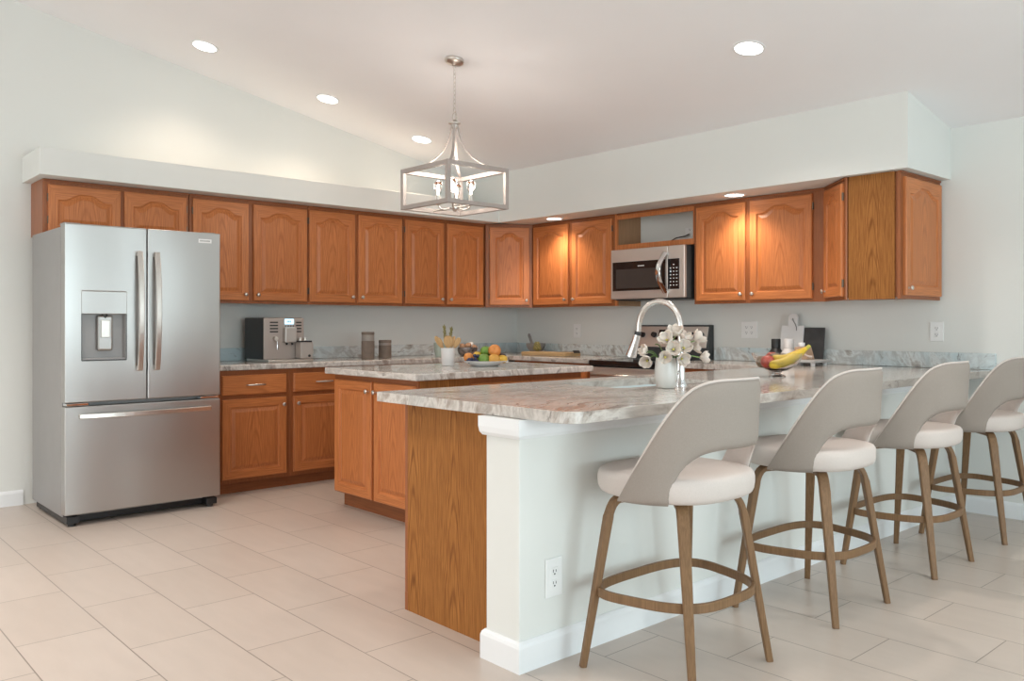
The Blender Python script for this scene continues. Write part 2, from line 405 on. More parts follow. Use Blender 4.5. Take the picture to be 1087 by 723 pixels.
# cove trim under the stone
m = MB(); sect = [(0, 0), (.010, 0), (.018, .012), (.021, .032), (.021, .068), (0, .068)]
P = [(HX0, -3.755), (HX0, HY), (HX1, HY), (HX1, -.002)]
rings = []
for k, nrm in enumerate([(-1, 0), (-1, -1), (1, -1), (1, 0)]):
    rings.append([(P[k][0]+nrm[0]*a, P[k][1]+nrm[1]*a, .804+b) for a, b in sect])
struct(m.loft(rings).build('trim_3', M['trim']))

# ------------------------------------------------------------------ cabinet builders (front faces local -y)
def contour(w, h, s, rb, rt, A, d, n=22):
    """closed inner contour of a door panel, inset by d; A is the height of the arch"""
    x0, x1 = -w/2+s+d, w/2-s-d; zb_ = rb+d
    pts = [(x0, zb_), (x1, zb_)]
    ztop = h-rt-d
    for i in range(n+1):
        u = 1-i/n; x = x0+(x1-x0)*u
        q = abs(u-.5)*2
        if A:
            if q > .80: g = 0
            else:
                e = min(1, (.80-q)/.62); g = e*e*(3-2*e)
            z = ztop-A+A*g
        else: z = ztop
        pts.append((x, z))
    return pts
def door(parent, name, w, h, x, y, z, arch=0.045, knob=None, hinge=None, stile=.056, t=.02, mats=('oak_panel', 'oak_v', 'oak_h'), label=None):
    """raised panel door; origin bottom centre; back face at local y=0"""
    m = MB(); n = 22
    rt = .052 if arch else stile
    cs = [(0, -t), (.004, -t+.007), (.011, -t+.0105), (.015, -t+.0100), (.038, -t+.0005)]
    loops = []
    for d, yy in cs: loops.append([m.bm.verts.new((px, yy, pz)) for px, pz in contour(w, h, stile, stile, rt, arch, d)])
    c0 = contour(w, h, stile, stile, rt, arch, 0)
    e = .005
    def outer(ins, yy):
        o = [(-w/2+ins, ins), (w/2-ins, ins)]
        for i, (px, pz) in enumerate(c0[2:]):
            if i == 0: o.append((w/2-ins, h-ins))
            elif i == n: o.append((-w/2+ins, h-ins))
            else: o.append((px, h-ins))
        return [m.bm.verts.new((a, yy, b)) for a, b in o]
    O0 = outer(e, -t); O1 = outer(0, -t+e); O2 = outer(0, 0)
    N = len(O0)
    def strip(a, b, pick):
        for i in range(N):
            j = (i+1) % N
            f = m.bm.faces.new((a[i], a[j], b[j], b[i])); f.material_index = pick(i)
    side = lambda i: 2 if i == 0 else (1 if i in (1, N-1) else 2)
    strip(O2, O1, side); strip(O1, O0, side); strip(O0, loops[0], side)
    for k in range(len(loops)-1):
        strip(loops[k], loops[k+1], side if k < 2 else (lambda i: 0))
    f = m.bm.faces.new(loops[-1]); f.material_index = 0
    f = m.bm.faces.new(O2[::-1]); f.material_index = 1
    o = m.build(name, [M[q] for q in mats], parent, loc=(x, y, z))
    if label: o['label'] = label
    if knob: make_knob(o, knob[0], -t, knob[1])
    if hinge:
        for hz in ((.06, h-.11) if h > .3 else (.05, h-.09)):
            sx = -1 if hinge == 'L' else 1
            MB().box(sx*w/2-.004*(1-sx)*0-.005, -.013, hz, sx*w/2+.007, 0.0, hz+.05).build('hinge', M['bronze'], o, bevel=.001)
    return o
def make_knob(parent, x, y, z):
    m = MB(); n = 18
    prof = [(.0075, 0), (.0065, .004), (.005, .010), (.007, .014), (.0135, .018), (.0150, .022), (.0125, .027), (.006, .0295)]
    m.loft([[(x+r*math.cos(2*PI*i/n), y-d, z+r*math.sin(2*PI*i/n)) for i in range(n)] for r, d in prof])
    return m.build('knob', M['nickel'], parent, smooth=True)
def drawer(parent, w, h, x, y, z, pull=True):
    t = .02
    m = MB(); e = .008
    R = [[(-w/2, 0, 0), (w/2, 0, 0), (w/2, 0, h), (-w/2, 0, h)], [(-w/2, -t+e, 0), (w/2, -t+e, 0), (w/2, -t+e, h), (-w/2, -t+e, h)],
         [(-w/2+e, -t, e), (w/2-e, -t, e), (w/2-e, -t, h-e), (-w/2+e, -t, h-e)]]
    o = m.loft(R).build('drawer', M['oak_drawer'], parent, loc=(x, y, z))
    if pull:
        L = .07
        path = [(-L, -t, h/2), (-L*.98, -t-.012, h/2), (-L*.85, -t-.022, h/2), (0, -t-.027, h/2), (L*.85, -t-.022, h/2), (L*.98, -t-.012, h/2), (L, -t, h/2)]
        MB().tube(path, [.004, .005, .0055, .0075, .0055, .005, .004], 10).build('pull_handle', M['nickel'], o, smooth=True)
    return o
ZU0, ZU1 = 1.356, 2.138
def upper(label, loc, rotz, w, h, depth, doors, group='oak wall cabinets', crown=True):
    T = thing('wall_cabinet', label, 'cabinet', loc, rotz, group)
    MB().box(0, -depth+.019, .012, w, -.001, h).build('carcass', M['oak_frame'], T)
    m = MB(); m.box(0, -depth, 0, w, -depth+.019, h)
    m.build('face_frame', M['oak_frame'], T, bevel=.0015)
    if crown:
        MB().box(0, -depth-.010, h-.016, w, -depth, h).build('top_moulding', M['oak_frame_h'], T, bevel=.003)
    for x0, x1, kn, hg in doors:
        dw = x1-x0; dh = h-.055
        kx = None
        if kn: kx = ((dw/2-.030) if kn == 'R' else -(dw/2-.030), .045)
        door(T, 'door', dw, dh, (x0+x1)/2, -depth, .022, knob=kx, hinge=hg)
    return T
R90 = PI/2
D0 = .304
Yf = lambda y, base: y-base
def upper_f(label, y0, y1, doors, z0=ZU0):
    return upper(label, (0.001, y0, z0), R90, y1-y0, ZU1-z0, D0, [(a-y0, b-y0, k, hg) for a, b, k, hg in doors])
upper_f('short two-door oak cabinet above the refrigerator', -4.402, -3.462, [(-4.372, -3.929, None, 'L'), (-3.905, -3.482, None, 'R')], z0=1.768)
upper_f('tall two-door oak wall cabinet just right of the refrigerator', -3.458, -2.523, [(-3.435, -3.016, 'R', 'L'), (-2.978, -2.532, 'L', 'R')])
upper_f('two-door oak wall cabinet above the striped canisters', -2.520, -1.612, [(-2.511, -2.095, 'R', 'L'), (-2.063, -1.627, 'L', 'R')])
upper_f('two-door oak wall cabinet just left of the inside corner', -1.609, -.692, [(-1.593, -1.175, 'R', 'L'), (-1.137, -.717, 'L', 'R')])
# diagonal cabinet in the inside corner
def corner_cab(label, A, B, poly, dw, kn, hg):
    T = thing('corner_cabinet', label, 'cabinet', (A[0], A[1], ZU0), math.atan2(B[1]-A[1], B[0]-A[0]), 'oak wall cabinets')
    inv = Matrix.Rotation(-math.atan2(B[1]-A[1], B[0]-A[0]), 2)
    loc2 = [tuple(inv @ (Vector(p)-Vector(A))) for p in poly]
    H = ZU1-ZU0; L = (Vector(B)-Vector(A)).length
    MB().prism(loc2, .012, H).build('carcass', M['oak_frame'], T)
    MB().box(.002, -.012, 0, L-.002, .0, H).build('face_frame', M['oak_frame'], T, bevel=.0015)
    MB().box(.004, -.020, H-.016, L-.004, -.012, H).build('top_moulding', M['oak_frame_h'], T, bevel=.003)
    kx = ((dw/2-.03) if kn == 'R' else -(dw/2-.03), .045)
    door(T, 'door', dw, H-.055, L/2, -.012, .022, knob=kx, hinge=hg)
    return T
corner_cab('diagonal single-door oak cabinet in the inside corner', (.318, -.689), (.568, -.316), [(.318, -.689), (.568, -.316), (.568, -.002), (.002, -.002), (.002, -.689)], .375, 'R', 'L')
T = upper('two-door oak wall cabinet just left of the microwave', (.572, -.001, ZU0), 0, 1.022, ZU1-ZU0, D0+.016, [(.023, .479, 'R', 'L'), (.526, .994, 'L', 'R')])
H = ZU1-ZU0
MB().box(1.0225, -.300, 0, 1.040, 0, H).build('side_panel', M['oak_inner'], T)
MB().box(1.0225, -.320, 0, 1.047, -.301, H).build('end_stile', M['oak_v'], T, bevel=.001)
# open frame above the microwave
T = thing('open_cabinet', 'open doorless oak frame above the microwave, wall visible through it', 'cabinet', (1.6195, -.001, 1.826), 0, 'oak wall cabinets')
W, H2_ = .7885, ZU1-1.826
MB().box(W-.018, -.30, .0, W, 0, H2_).build('side_panel', M['oak_inner'], T)
MB().box(W-.012, -.319, 0, W, -.30, H2_).box(0, -.319, H2_-.05, W-.012, -.30, H2_).box(0, -.319, 0, W-.012, -.30, .046).build('face_frame', M['oak_v'], T, bevel=.001)
MB().box(0, -.30, .002, W-.018, -.0, .016).build('shelf', M['oak_inner'], T)
MB().box(-.0, -.329, H2_-.016, W, -.319, H2_).build('top_moulding', M['oak_frame_h'], T, bevel=.003)
upper('two-door oak wall cabinet just right of the microwave', (2.411, -.001, ZU0), 0, 1.085, ZU1-ZU0, D0+.016, [(.026, .462, 'R', 'L'), (.501, .992, 'L', 'R')])
corner_cab('narrow diagonal oak cabinet beside the tall end cabinet', (3.499, -.318), (3.789, -.600), [(3.499, -.318), (3.789, -.600), (3.789, -.002), (3.499, -.002)], .335, 'L', 'R')
# end cabinet, opens towards the dining side (+x)
T = thing('wall_cabinet', 'deep oak end cabinet with one door facing the dining side', 'cabinet', (4.122-D0, -.597, ZU0), R90, 'oak wall cabinets')
MB().box(.012, -D0+.019, .012, .595, .025, H).build('carcass', M['oak_frame'], T)
MB().box(0, -D0, 0, .595, -D0+.019, H).build('face_frame', M['oak_frame'], T, bevel=.0015)
MB().box(-.155, 0, 0, .137, .012, H).build('end_panel', M['oak_end'], T, loc=(0, -.1305, 0), rot=(0, 0, -R90))
MB().box(0, -D0-.008, H-.014, .595, -D0, H).build('top_moulding', M['oak_frame_h'], T, bevel=.003)
OLP, ODP = (.46, .25, .125), (.33, .16, .075)
door(T, 'door', .535, H-.055, .307, -D0, .022, knob=(-.535/2+.03, .045), hinge=None)

# ------------------------------------------------------------------ base cabinets
BH = .872
def base(label, loc, rotz, w, depth, cols, name='base_cabinet', group='oak base cabinets', toe=.075, toeback=.035):
    """cols: list of (x0,x1,drawer?,knobside)"""
    T = thing(name, label, 'cabinet', loc, rotz, group)
    MB().box(0, -depth+.019, toe, w, 0, BH).build('carcass', M['oak_frame'], T)
    MB().box(0, -depth, toe, w, -depth+.019, BH).build('face_frame', M['oak_frame'], T, bevel=.0015)
    MB().box(0, -depth+toeback, 0, w, 0, toe).build('toe_kick', M['oak_frame_h'], T)
    for x0, x1, dr, kn in cols:
        dw = x1-x0; top = BH-.035
        ztop = top
        if dr:
            drawer(T, dw, .140, (x0+x1)/2, -depth, top-.140, pull=True); ztop = top-.140-.028
        zb_ = toe+.030
        dh = ztop-zb_
        kx = None
        if kn: kx = ((dw/2-.03) if kn == 'R' else -(dw/2-.03), dh-.055)
        door(T, 'door', dw, dh, (x0+x1)/2, -depth, zb_, arch=0, knob=kx)
    return T
base('oak base cabinet with one drawer, next to the refrigerator', (.002, -3.430, 0), R90, .600, .600, [(.082, .572, True, 'R')])
base('oak base cabinet with one drawer, partly hidden behind the island end', (.002, -2.828, 0), R90, .560, .600, [(.026, .530, True, 'L')])
base('oak base cabinet hidden behind the middle of the island', (.002, -2.266, 0), R90, .72, .600, [(.02, .35, True, 'R'), (.37, .70, True, 'L')])
base('oak corner base cabinet between fridge wall and range wall', (.002, -1.544, 0), R90, .88, .600, [(.02, .62, True, 'R')])
base('oak base cabinet just left of the range', (.665, -.002, 0), 0, .932, .632, [(.06, .47, True, 'R'), (.49, .90, True, 'L')])
base('oak base cabinet just right of the range, under the slate board', (2.386, -.002, 0), 0, 1.01, .625, [(.03, .50, True, 'R'), (.52, .98, True, 'L')])
# peninsula cabinet run: faces the kitchen (-x), finished oak end towards the camera
T = thing('peninsula_cabinet', 'long peninsula base cabinet with finished oak end beside white post', 'cabinet', (4.036, -.640, 0), -R90, 'oak base cabinets')
Lp, Dp = 3.748-.640, .620
sinkgap = None
MB().box(0, -Dp+.019, .075, Lp-.014, 0, .62).box(0, -Dp+.019, .62, 1.40, 0, BH).box(2.42, -Dp+.019, .62, Lp-.014, 0, BH).box(1.40, -Dp+.019, .62, 2.42, -Dp+.03, BH).build('carcass', M['oak_frame'], T)
MB().box(0, -Dp, .075, Lp, -Dp+.019, BH).build('face_frame', M['oak_frame'], T, bevel=.0015)
MB().box(Lp-.02, -Dp-.0, .0, Lp, -Dp+.021, .075).build('corner_stile', M['oak_frame'], T)
MB().box(0, -Dp+.06, 0, Lp-.014, 0, .075).build('toe_kick', M['oak_frame_h'], T)
MB().box(-.31, 0, 0, .2885, .013, BH).build('end_panel', M['oak_end'], T, loc=(Lp, -.2896, 0), rot=(0, 0, R90))
xx = .05
for k in range(6):
    w_ = (Lp-.1)/6-.02
    door(T, 'door', w_, .55, xx+w_/2, -Dp, .105, arch=0, knob=(w_/2-.03 if k % 2 == 0 else -w_/2+.03, .50))
    drawer(T, w_, .14, xx+w_/2, -Dp, .695, pull=True)
    xx += w_+.02
# island
T = thing('island_cabinet', 'free-standing oak kitchen island with two doors on its left end', 'cabinet', (1.402, -2.912, 0), 0)
IW, ID = .945, 1.372
MB().box(.01, .019, .095, IW, ID, BH).build('carcass', M['oak_frame'], T)
MB().box(0, 0, .095, IW, .019, BH).build('face_frame', M['oak_frame'], T, bevel=.0015)
MB().box(.02, .06, 0, IW-.02, ID-.02, .095).build('toe_kick', M['oak_frame_h'], T)
for x0, x1, s in ((.025, .470, 1), (.497, .925, -1)):
    w_ = x1-x0
    door(T, 'door', w_, .735, (x0+x1)/2, 0, .105, arch=0, knob=(s*(w_/2-.03), .675))
MB().box(-.172, -.013, .095, .185, 0, BH).build('side_panel', M['oak_end'], T, loc=(IW, .185, 0), rot=(0, 0, R90))
# long side of the island (+x): drawers over doors
for k in range(2):
    w_ = .485
    o = drawer(T, w_, .14, IW, .37+.02+k*.50+w_/2, .695, pull=False); o.rotation_euler.z = R90
    o = door(T, 'door', w_, .56, IW, .37+.02+k*.50+w_/2, .115, arch=0, knob=((w_/2-.03)*(1 if k == 0 else -1), .5)); o.rotation_euler.z = R90

# ------------------------------------------------------------------ stone tops and splashes
CT0, CT = .874, .914
def top(name, label, outer, mat='stone', holes=()):
    o = MB().prism(outer, CT0, CT, holes).build(name, M[mat], bevel=.007, seg=3)
    return tag(o, label, 'countertop', 'stone worktops')
top('countertop', 'L-shaped veined stone worktop running from the refrigerator to the range',
    [(.001, -3.445), (.637, -3.445), (.637, -.665), (1.600, -.665), (1.600, -.001), (.001, -.001)], 'stone_x')
PX0, PX1, PY = 3.305, 4.459, -3.822
sink_hole = rrect(3.47, -2.90, 3.885, -2.17, .06)
outer = [(PX0+.01, PY)] + [(PX1-.07+.07*math.sin(a), PY+.07-.07*math.cos(a)) for a in [i*PI/16 for i in range(9)]] + [(PX1, -.001), (2.384, -.001), (2.384, -.655), (PX0, -.655), (PX0, PY+.01)]
top('countertop', 'big veined stone peninsula worktop with the sink and breakfast overhang', outer, 'stone', [sink_hole[::-1]])
top('countertop', 'rectangular veined stone worktop on the kitchen island', [(1.375, -2.975), (2.405, -2.975), (2.405, -1.475), (1.375, -1.475)], 'stone_x')
def splash(label, b):
    return tag(MB().box(*b).build('backsplash', M['stone_splash'], bevel=.002), label, 'backsplash', 'stone backsplash strips')
splash('low stone backsplash strip behind the coffee machine and canisters', (.001, -3.445, CT+.001, .021, -.001, 1.015))
splash('low stone backsplash strip left of the range', (.022, -.021, CT+.001, 1.600, -.001, 1.013))
splash('low stone backsplash strip right of the range, ending at the dining wall', (2.384, -.021, CT+.001, 4.459, -.001, 1.017))

# ------------------------------------------------------------------ refrigerator
T = thing('refrigerator', 'stainless french-door refrigerator with ice dispenser on the left wall', 'refrigerator', (.12, -3.96, 0), R90)
W2 = .468
MB().box(-W2+.008, -.715, .05, W2-.008, 0, 1.785).build('body', M['grey_side'], T, bevel=.004)
m = MB(); yf = -.806
def fr_door(name, x0, x1, z0, z1, hole=None):
    m = MB()
    if hole is None: m.box(x0, yf, z0, x1, -.722, z1)
    else:
        hx0, hz0, hx1, hz1 = hole
        def ring(y, a, b, c, d): return [m.bm.verts.new((a, y, b)), m.bm.verts.new((c, y, b)), m.bm.verts.new((c, y, d)), m.bm.verts.new((a, y, d))]
        L = [ring(-.722, x0, z0, x1, z1), ring(yf, x0, z0, x1, z1), ring(yf, hx0, hz0, hx1, hz1), ring(yf+.065, hx0, hz0, hx1, hz1)]
        for a, b in zip(L, L[1:]):
            for i in range(4): m.bm.faces.new((a[i], a[(i+1) % 4], b[(i+1) % 4], b[i]))
        m.bm.faces.new(L[0]); m.bm.faces.new(L[-1])
    return m.build(name, M['steel'], T, bevel=.006, seg=3)
hl = (-.375, .985, -.125, 1.395)
dl = fr_door('door', -W2, -.0035, .735, 1.797, hl)
dr = fr_door('door', .0035, W2, .735, 1.797)
fz = fr_door('freezer_drawer', -W2, W2, .072, .712)
# dispenser sits in the recess of the left door
hx0, hz0, hx1, hz1 = hl
MB().box(hx0-.004, yf-.004, 1.262, hx1+.004, yf+.05, hz1+.004).build('dispenser_panel', M['steel'], dl, bevel=.003)
MB().box(hx0-.003, yf-.002, hz0-.004, hx1+.003, yf+.002, hz0).box(hx0-.004, yf-.002, hz0, hx0, yf+.002, 1.262).box(hx1, yf-.002, hz0, hx1+.004, yf+.002, 1.262).build('dispenser_trim', M['darkgrey'], dl)
cx_ = (hx0+hx1)/2+.01
MB().box(hx0+.002, yf+.056, hz0+.002, hx1-.002, yf+.0645, 1.262).box(hx0+.0005, yf+.003, hz0+.002, hx0+.004, yf+.056, 1.262).box(hx1-.004, yf+.003, hz0+.002, hx1-.0005, yf+.056, 1.262).build('dispenser_cavity', M['grey_side'], dl)
MB().box(cx_-.045, yf+.018, 1.040, cx_+.045, yf+.045, 1.255).build('dispenser_paddle', M['steel'], dl, bevel=.012)
MB().box(cx_-.027, yf+.010, 1.120, cx_+.027, yf+.020, 1.225).build('dispenser_button', M['nickel'], dl, bevel=.004)
MB().cyl((cx_, yf+.03, 1.262), (cx_, yf+.03, 1.236), .018, .012).build('dispenser_nozzle', M['darkgrey'], dl, smooth=True)
MB().box(hx0+.004, yf+.004, hz0, hx1-.004, yf+.062, hz0+.012).build('drip_tray', M['grey_side'], dl, bevel=.003)
def bow(p0, p1, out, w_, t_, n=16):
    """curved bar handle from p0 to p1 bulging by out (towards -y)"""
    path = []
    for i in range(n+1):
        u = i/n; k = 1-(2*u-1)**2
        path.append(Vector(p0).lerp(Vector(p1), u)+Vector((0, -out*(.45+.55*k), 0)))
    return path
for s, par in ((-1, dl), (1, dr)):
    x_ = s*.052
    path = bow((x_, yf, .915), (x_, yf, 1.650), .062, 0, 0)
    m = MB(); m.sweep(path, lambda k: [(-.016, -.008), (.016, -.008), (.016, .008), (-.016, .008)], up=Vector((0, -1, 0)))
    for z_ in (.93, 1.635): m.box(x_-.012, yf-.034, z_-.014, x_+.012, yf+.002, z_+.014)
    m.build('handle', M['nickel'], par, bevel=.004)
path = bow((-.395, yf, .655), (.395, yf, .655), .058, 0, 0)
m = MB(); m.sweep(path, lambda k: [(-.015, -.008), (.015, -.008), (.015, .008), (-.015, .008)], up=Vector((0, -1, 0)))
for x_ in (-.38, .38): m.box(x_-.014, yf-.03, .655-.012, x_+.014, yf+.002, .655+.012)
m.build('handle', M['nickel'], fz, bevel=.004)
bx, bz = .365, 1.742
bd = MB().box(bx-.043, yf-.003, bz-.013, bx+.043, yf+.001, bz+.013).build('badge', M['ceramic'], dr, bevel=.001)
m = MB()
for i in range(10): m.box(bx-.034+i*.0068, yf-.0036, bz-.004, bx-.034+i*.0068+.0045, yf-.003, bz+.005)
m.build('badge_lettering', M['grey_side'], bd)
for x0, x1 in ((-W2+.01, -W2+.10), (W2-.10, W2-.01)):
    MB().box(x0, -.75, 1.786, x1, -.66, 1.806).build('hinge_cover', M['grey_side'], T, bevel=.004)
for x0, x1 in ((-W2+.01, -W2+.13), (W2-.13, W2-.01)):
    MB().box(x0, -.80, .716, x1, -.73, .731).build('centre_hinge', M['chrome'], T, bevel=.002)
MB().box(-W2+.02, -.70, .012, W2-.02, -.06, .05).build('base_grille', M['black'], T)
for x_ in (-W2+.05, W2-.05):
    MB().box(x_-.035, -.79, .018, x_+.035, -.71, .06).build('hinge_foot', M['black'], T, bevel=.004)
    for y_ in (-.755, -.1): MB().cyl((x_, y_, 0), (x_, y_, .05), .022).build('foot', M['black'], T)

# ------------------------------------------------------------------ range
T = thing('range', 'stainless electric range with black glass cooktop under the microwave', 'range', (1.990, -.002, 0), 0)
rw = .381
MB().box(-rw, -.62, .06, rw, -.02, .86).build('body', M['darkgrey'], T)
MB().box(-rw, -.665, .862, rw, -.09, .906).build('cooktop', M['blackglass'], T, bevel=.008)
o = MB().box(-rw+.004, -.655, .22, rw-.004, -.622, .852).build('oven_door', M['steel_app'], T, bevel=.005)
MB().box(-.27, -.658, .36, .27, -.654, .68).build('oven_window', M['blackglass'], o, bevel=.002)
m = MB(); m.tube([(-.33, -.655, .79), (-.32, -.70, .79), (0, -.705, .79), (.32, -.70, .79), (.33, -.655, .79)], .011, 10); m.build('handle', M['nickel'], o, smooth=True)
MB().box(-rw+.004, -.655, .07, rw-.004, -.622, .21).build('storage_drawer', M['steel_app'], T, bevel=.005)
for x_ in (-.3, .3):
    for y_ in (-.56, -.1): MB().cyl((x_, y_, 0), (x_, y_, .06), .02).build('foot', M['black'], T)
m = MB()
prof = [(-.002, .906), (-.10, .906), (-.10, .985), (-.088, 1.0), (-.045, 1.188), (-.035, 1.194), (-.002, 1.194)]
m.loft([[(x_, y_, z_) for y_, z_ in prof] for x_ in (-rw, rw)])
bg = m.build('backguard', M['darkgrey'], T, bevel=.002)
ang = math.atan2(.043, .188)
rotf = Matrix.Rotation(-ang, 3, 'X')
fc = Vector((0, -.0665, 1.094))
MB().obox(fc, (rw*2-.03, .010, .178), rotf).build('control_panel', M['steel_app'], bg, bevel=.002)
MB().obox(fc+rotf @ Vector((-.01, -.006, .018)), (.23, .004, .085), rotf).build('display', M['blackglass'], bg)
for x_ in (-.295, -.17, .18, .245, .31):
    c_ = fc+rotf @ Vector((x_, -.005, .015)); d_ = rotf @ Vector((0, -1, 0))
    k_ = MB().cyl(c_, c_+d_*.026, .024, .021).build('knob', M['black'], bg, smooth=True)
for x_, y_, r_ in ((-.19, -.50, .105), (.19, -.50, .085), (-.19, -.24, .08), (.19, -.24, .10)):
    n = 40
    m = MB(); m.loft([[(x_+q*math.cos(2*PI*i/n), y_+q*math.sin(2*PI*i/n), z_) for i in range(n)] for q, z_ in ((r_, .9062), (r_, .9068), (r_-.004, .9068), (r_-.004, .9062))], cap=False)
    m.build('burner_ring', M['grey_side'], T)
# microwave
T = thing('microwave', 'stainless over-the-range microwave with curved chrome handle', 'microwave', (1.999, -.002, 1.405), 0)
mw, mh = .379, .418
MB().box(-mw+.003, -.37, 0, mw-.003, 0, mh).build('body', M['darkgrey'], T, bevel=.003)
fd = MB().box(-mw, -.402, .004, .215, -.372, mh-.002).build('door', M['steel_app'], T, bevel=.006)
MB().box(-mw+.022, -.4045, .072, .195, -.401, .312).build('window', M['blackglass'], fd, bevel=.002)
MB().box(-mw+.06, -.4055, .092, .165, -.404, .250).build('mesh_screen', plain('window_screen', (.055, .047, .043), .25), fd)
m = MB()
for i in range(9): m.box(-.085+i*.0075, -.406, .268, -.085+i*.0075+.005, -.4045, .276)
m.build('lettering', M['ceramic'], fd)
cp = MB().box(.217, -.402, .004, mw, -.372, mh-.002).build('control_column', M['steel_app'], T, bevel=.006)
MB().box(.219, -.4045, .072, .330, -.401, .312).build('keypad', M['blackglass'], cp, bevel=.002)
m = MB()
for r_ in range(7):
    for c_ in range(3):
        if r_ == 6 and c_ != 1: continue
        m.box(.240+c_*.030, -.4055, .100+r_*.027, .240+c_*.030+.013, -.4045, .100+r_*.027+.007)
m.build('keypad_marks', M['ceramic'], cp)
path = []
for i in range(15):
    u = i/14; k = math.sin(PI*u)
    path.append((.185+.012*0+(.03*k-.0)*-1+.02, -.402-.014-.058*k, .045+.32*u))
m = MB(); m.sweep(path, lambda k: [(-.019, -.007), (.019, -.007), (.021, .003), (0, .009), (-.021, .003)], up=Vector((0, -1, 0)))
m.box(.190, -.418, .040, .222, -.400, .062).box(.190, -.418, .345, .222, -.400, .367)
m.build('handle', M['chrome'], fd, smooth=40)
MB().box(-mw+.02, -.36, -.006, mw-.02, -.03, .0).build('vent_grille', M['black'], T)
# outlet and cord in the open niche
def outlet(label, loc, rotz, w=.073, h=.118, gang=1, duplex=True, name='outlet', sw=False):
    T = thing(name, label, 'outlet' if not sw else 'switch', loc, rotz, 'wall outlets')
    MB().box(-w/2, -.006, -h/2, w/2, 0, h/2).build('cover_plate', M['plastic_white'], T, bevel=.003)
    for g in range(gang):
        gx = (g-(gang-1)/2)*.046
        for s in (-1, 1):
            if sw:
                continue
            r = MB().box(gx-.017, -.008, s*.021-.015, gx+.017, -.005, s*.021+.015).build('receptacle', M['plastic_white'], T, bevel=.005)
            m = MB()
            m.box(gx-.008, -.0086, s*.021-.002, gx-.0055, -.0079, s*.021+.008).box(gx+.0055, -.0086, s*.021-.002, gx+.008, -.0079, s*.021+.007).box(gx-.003, -.0086, s*.021-.011, gx+.003, -.0079, s*.021-.006)
            m.build('slots', M['darkgrey'], r)
    if sw:
        MB().box(-.017, -.010, -.034, .017, -.004, .034).build('rocker', M['plastic_white'], T, bevel=.003)
    return T
outlet('single white wall plate above the wooden cutting board left of the range', (.848, -.0005, 1.137), 0, .09, .128)
outlet('wide double white outlet plate on the wall left of the white cutting board', (2.698, -.0005, 1.156), 0, .142, .13, 2)
outlet('white outlet on the dining wall right of the end cabinet', (4.102, -.0005, 1.152), 0, .086, .128)
outlet('white outlet on the peninsula half wall behind the nearest stool', (HX1+.0005, -3.665, .2975), R90, .082, .138)
outlet('small white outlet inside the open frame above the microwave', (2.14, -.0005, 1.965), 0, .10, .075)
m = MB(); pth = [(1.86, -.24, 1.8495), (1.93, -.20, 1.85), (2.0, -.14, 1.87), (2.06, -.09, 1.915), (2.11, -.045, 1.930), (2.14, -.020, 1.945)]
tag(m.tube(pth, .005, 8).build('power_cord', M['black'], smooth=True), 'black power cord looping on the shelf above the microwave', 'cord')

# ------------------------------------------------------------------ sink and faucet
T = thing('sink', 'undermount basin sunk into the peninsula worktop', 'sink', (3.6775, -2.535, 0), 0)
m = MB(); A = rrect(-.2125, -.37, .2125, .37, .065); B = rrect(-.19, -.345, .19, .345, .06)
m.loft([[(x, y, .8735) for x, y in A], [(x, y, .8735) for x, y in rrect(-.206, -.363, .206, .363, .06)], [(x*1., y, .69) for x, y in B], [(x*.9, y*.95, .672) for x, y in B]], cap=False)
f = m.bm.faces.new([v for v in m.bm.verts][-len(B):])
o = m.build('basin', plain('white_composite', (.62, .70, .72), .25, noise=.01), T, smooth=True, recalc=False)
sd = o.modifiers.new('solid', 'SOLIDIFY'); sd.thickness = .004; sd.offset = 1
MB().lathe([(.0, .674), (.04, .674), (.043, .677), (.0, .678)], (0, 0, 0), 24).build('drain', M['chrome'], T, smooth=True)
T = thing('faucet', 'tall chrome gooseneck pull-down faucet behind the white vase', 'faucet', (3.965, -2.580, CT), 0)
MB().lathe([(.030, 0), (.030, .006), (.026, .012), (.021, .03), (.0195, .10), (.018, .16)], n=24).build('base', M['chrome'], T, smooth=True)
path = [(0, 0, .12), (0, 0, .20), (0, 0, .262)]
for i in range(1, 15):
    a = PI*i/14*1.02
    path.append((-.125+.125*math.cos(a), 0, .270+.125*math.sin(a)))
path += [(-.2535, 0, .245)]
MB().tube(path, .0135, 14, up=Vector((0, 1, 0))).build('spout', plain('satin_nickel_spout', (.74, .70, .67), .25, 1, noise=.01), T, smooth=True)
MB().cyl((-.2535, 0, .252), (-.2575, 0, .235), .0165, .0165).build('collar', M['darkgrey'], T, smooth=True)
MB().tube([(-.257, 0, .236), (-.268, 0, .205), (-.298, 0, .130)], [.0165, .018, .0265], 18, up=Vector((0, 1, 0))).build('spray_head', M['chrome'], T, smooth=True)
MB().tube([(0, -.018, .06), (0, -.045, .066), (-.01, -.07, .075)], [.008, .007, .006], 10).build('lever', M['chrome'], T, smooth=True)

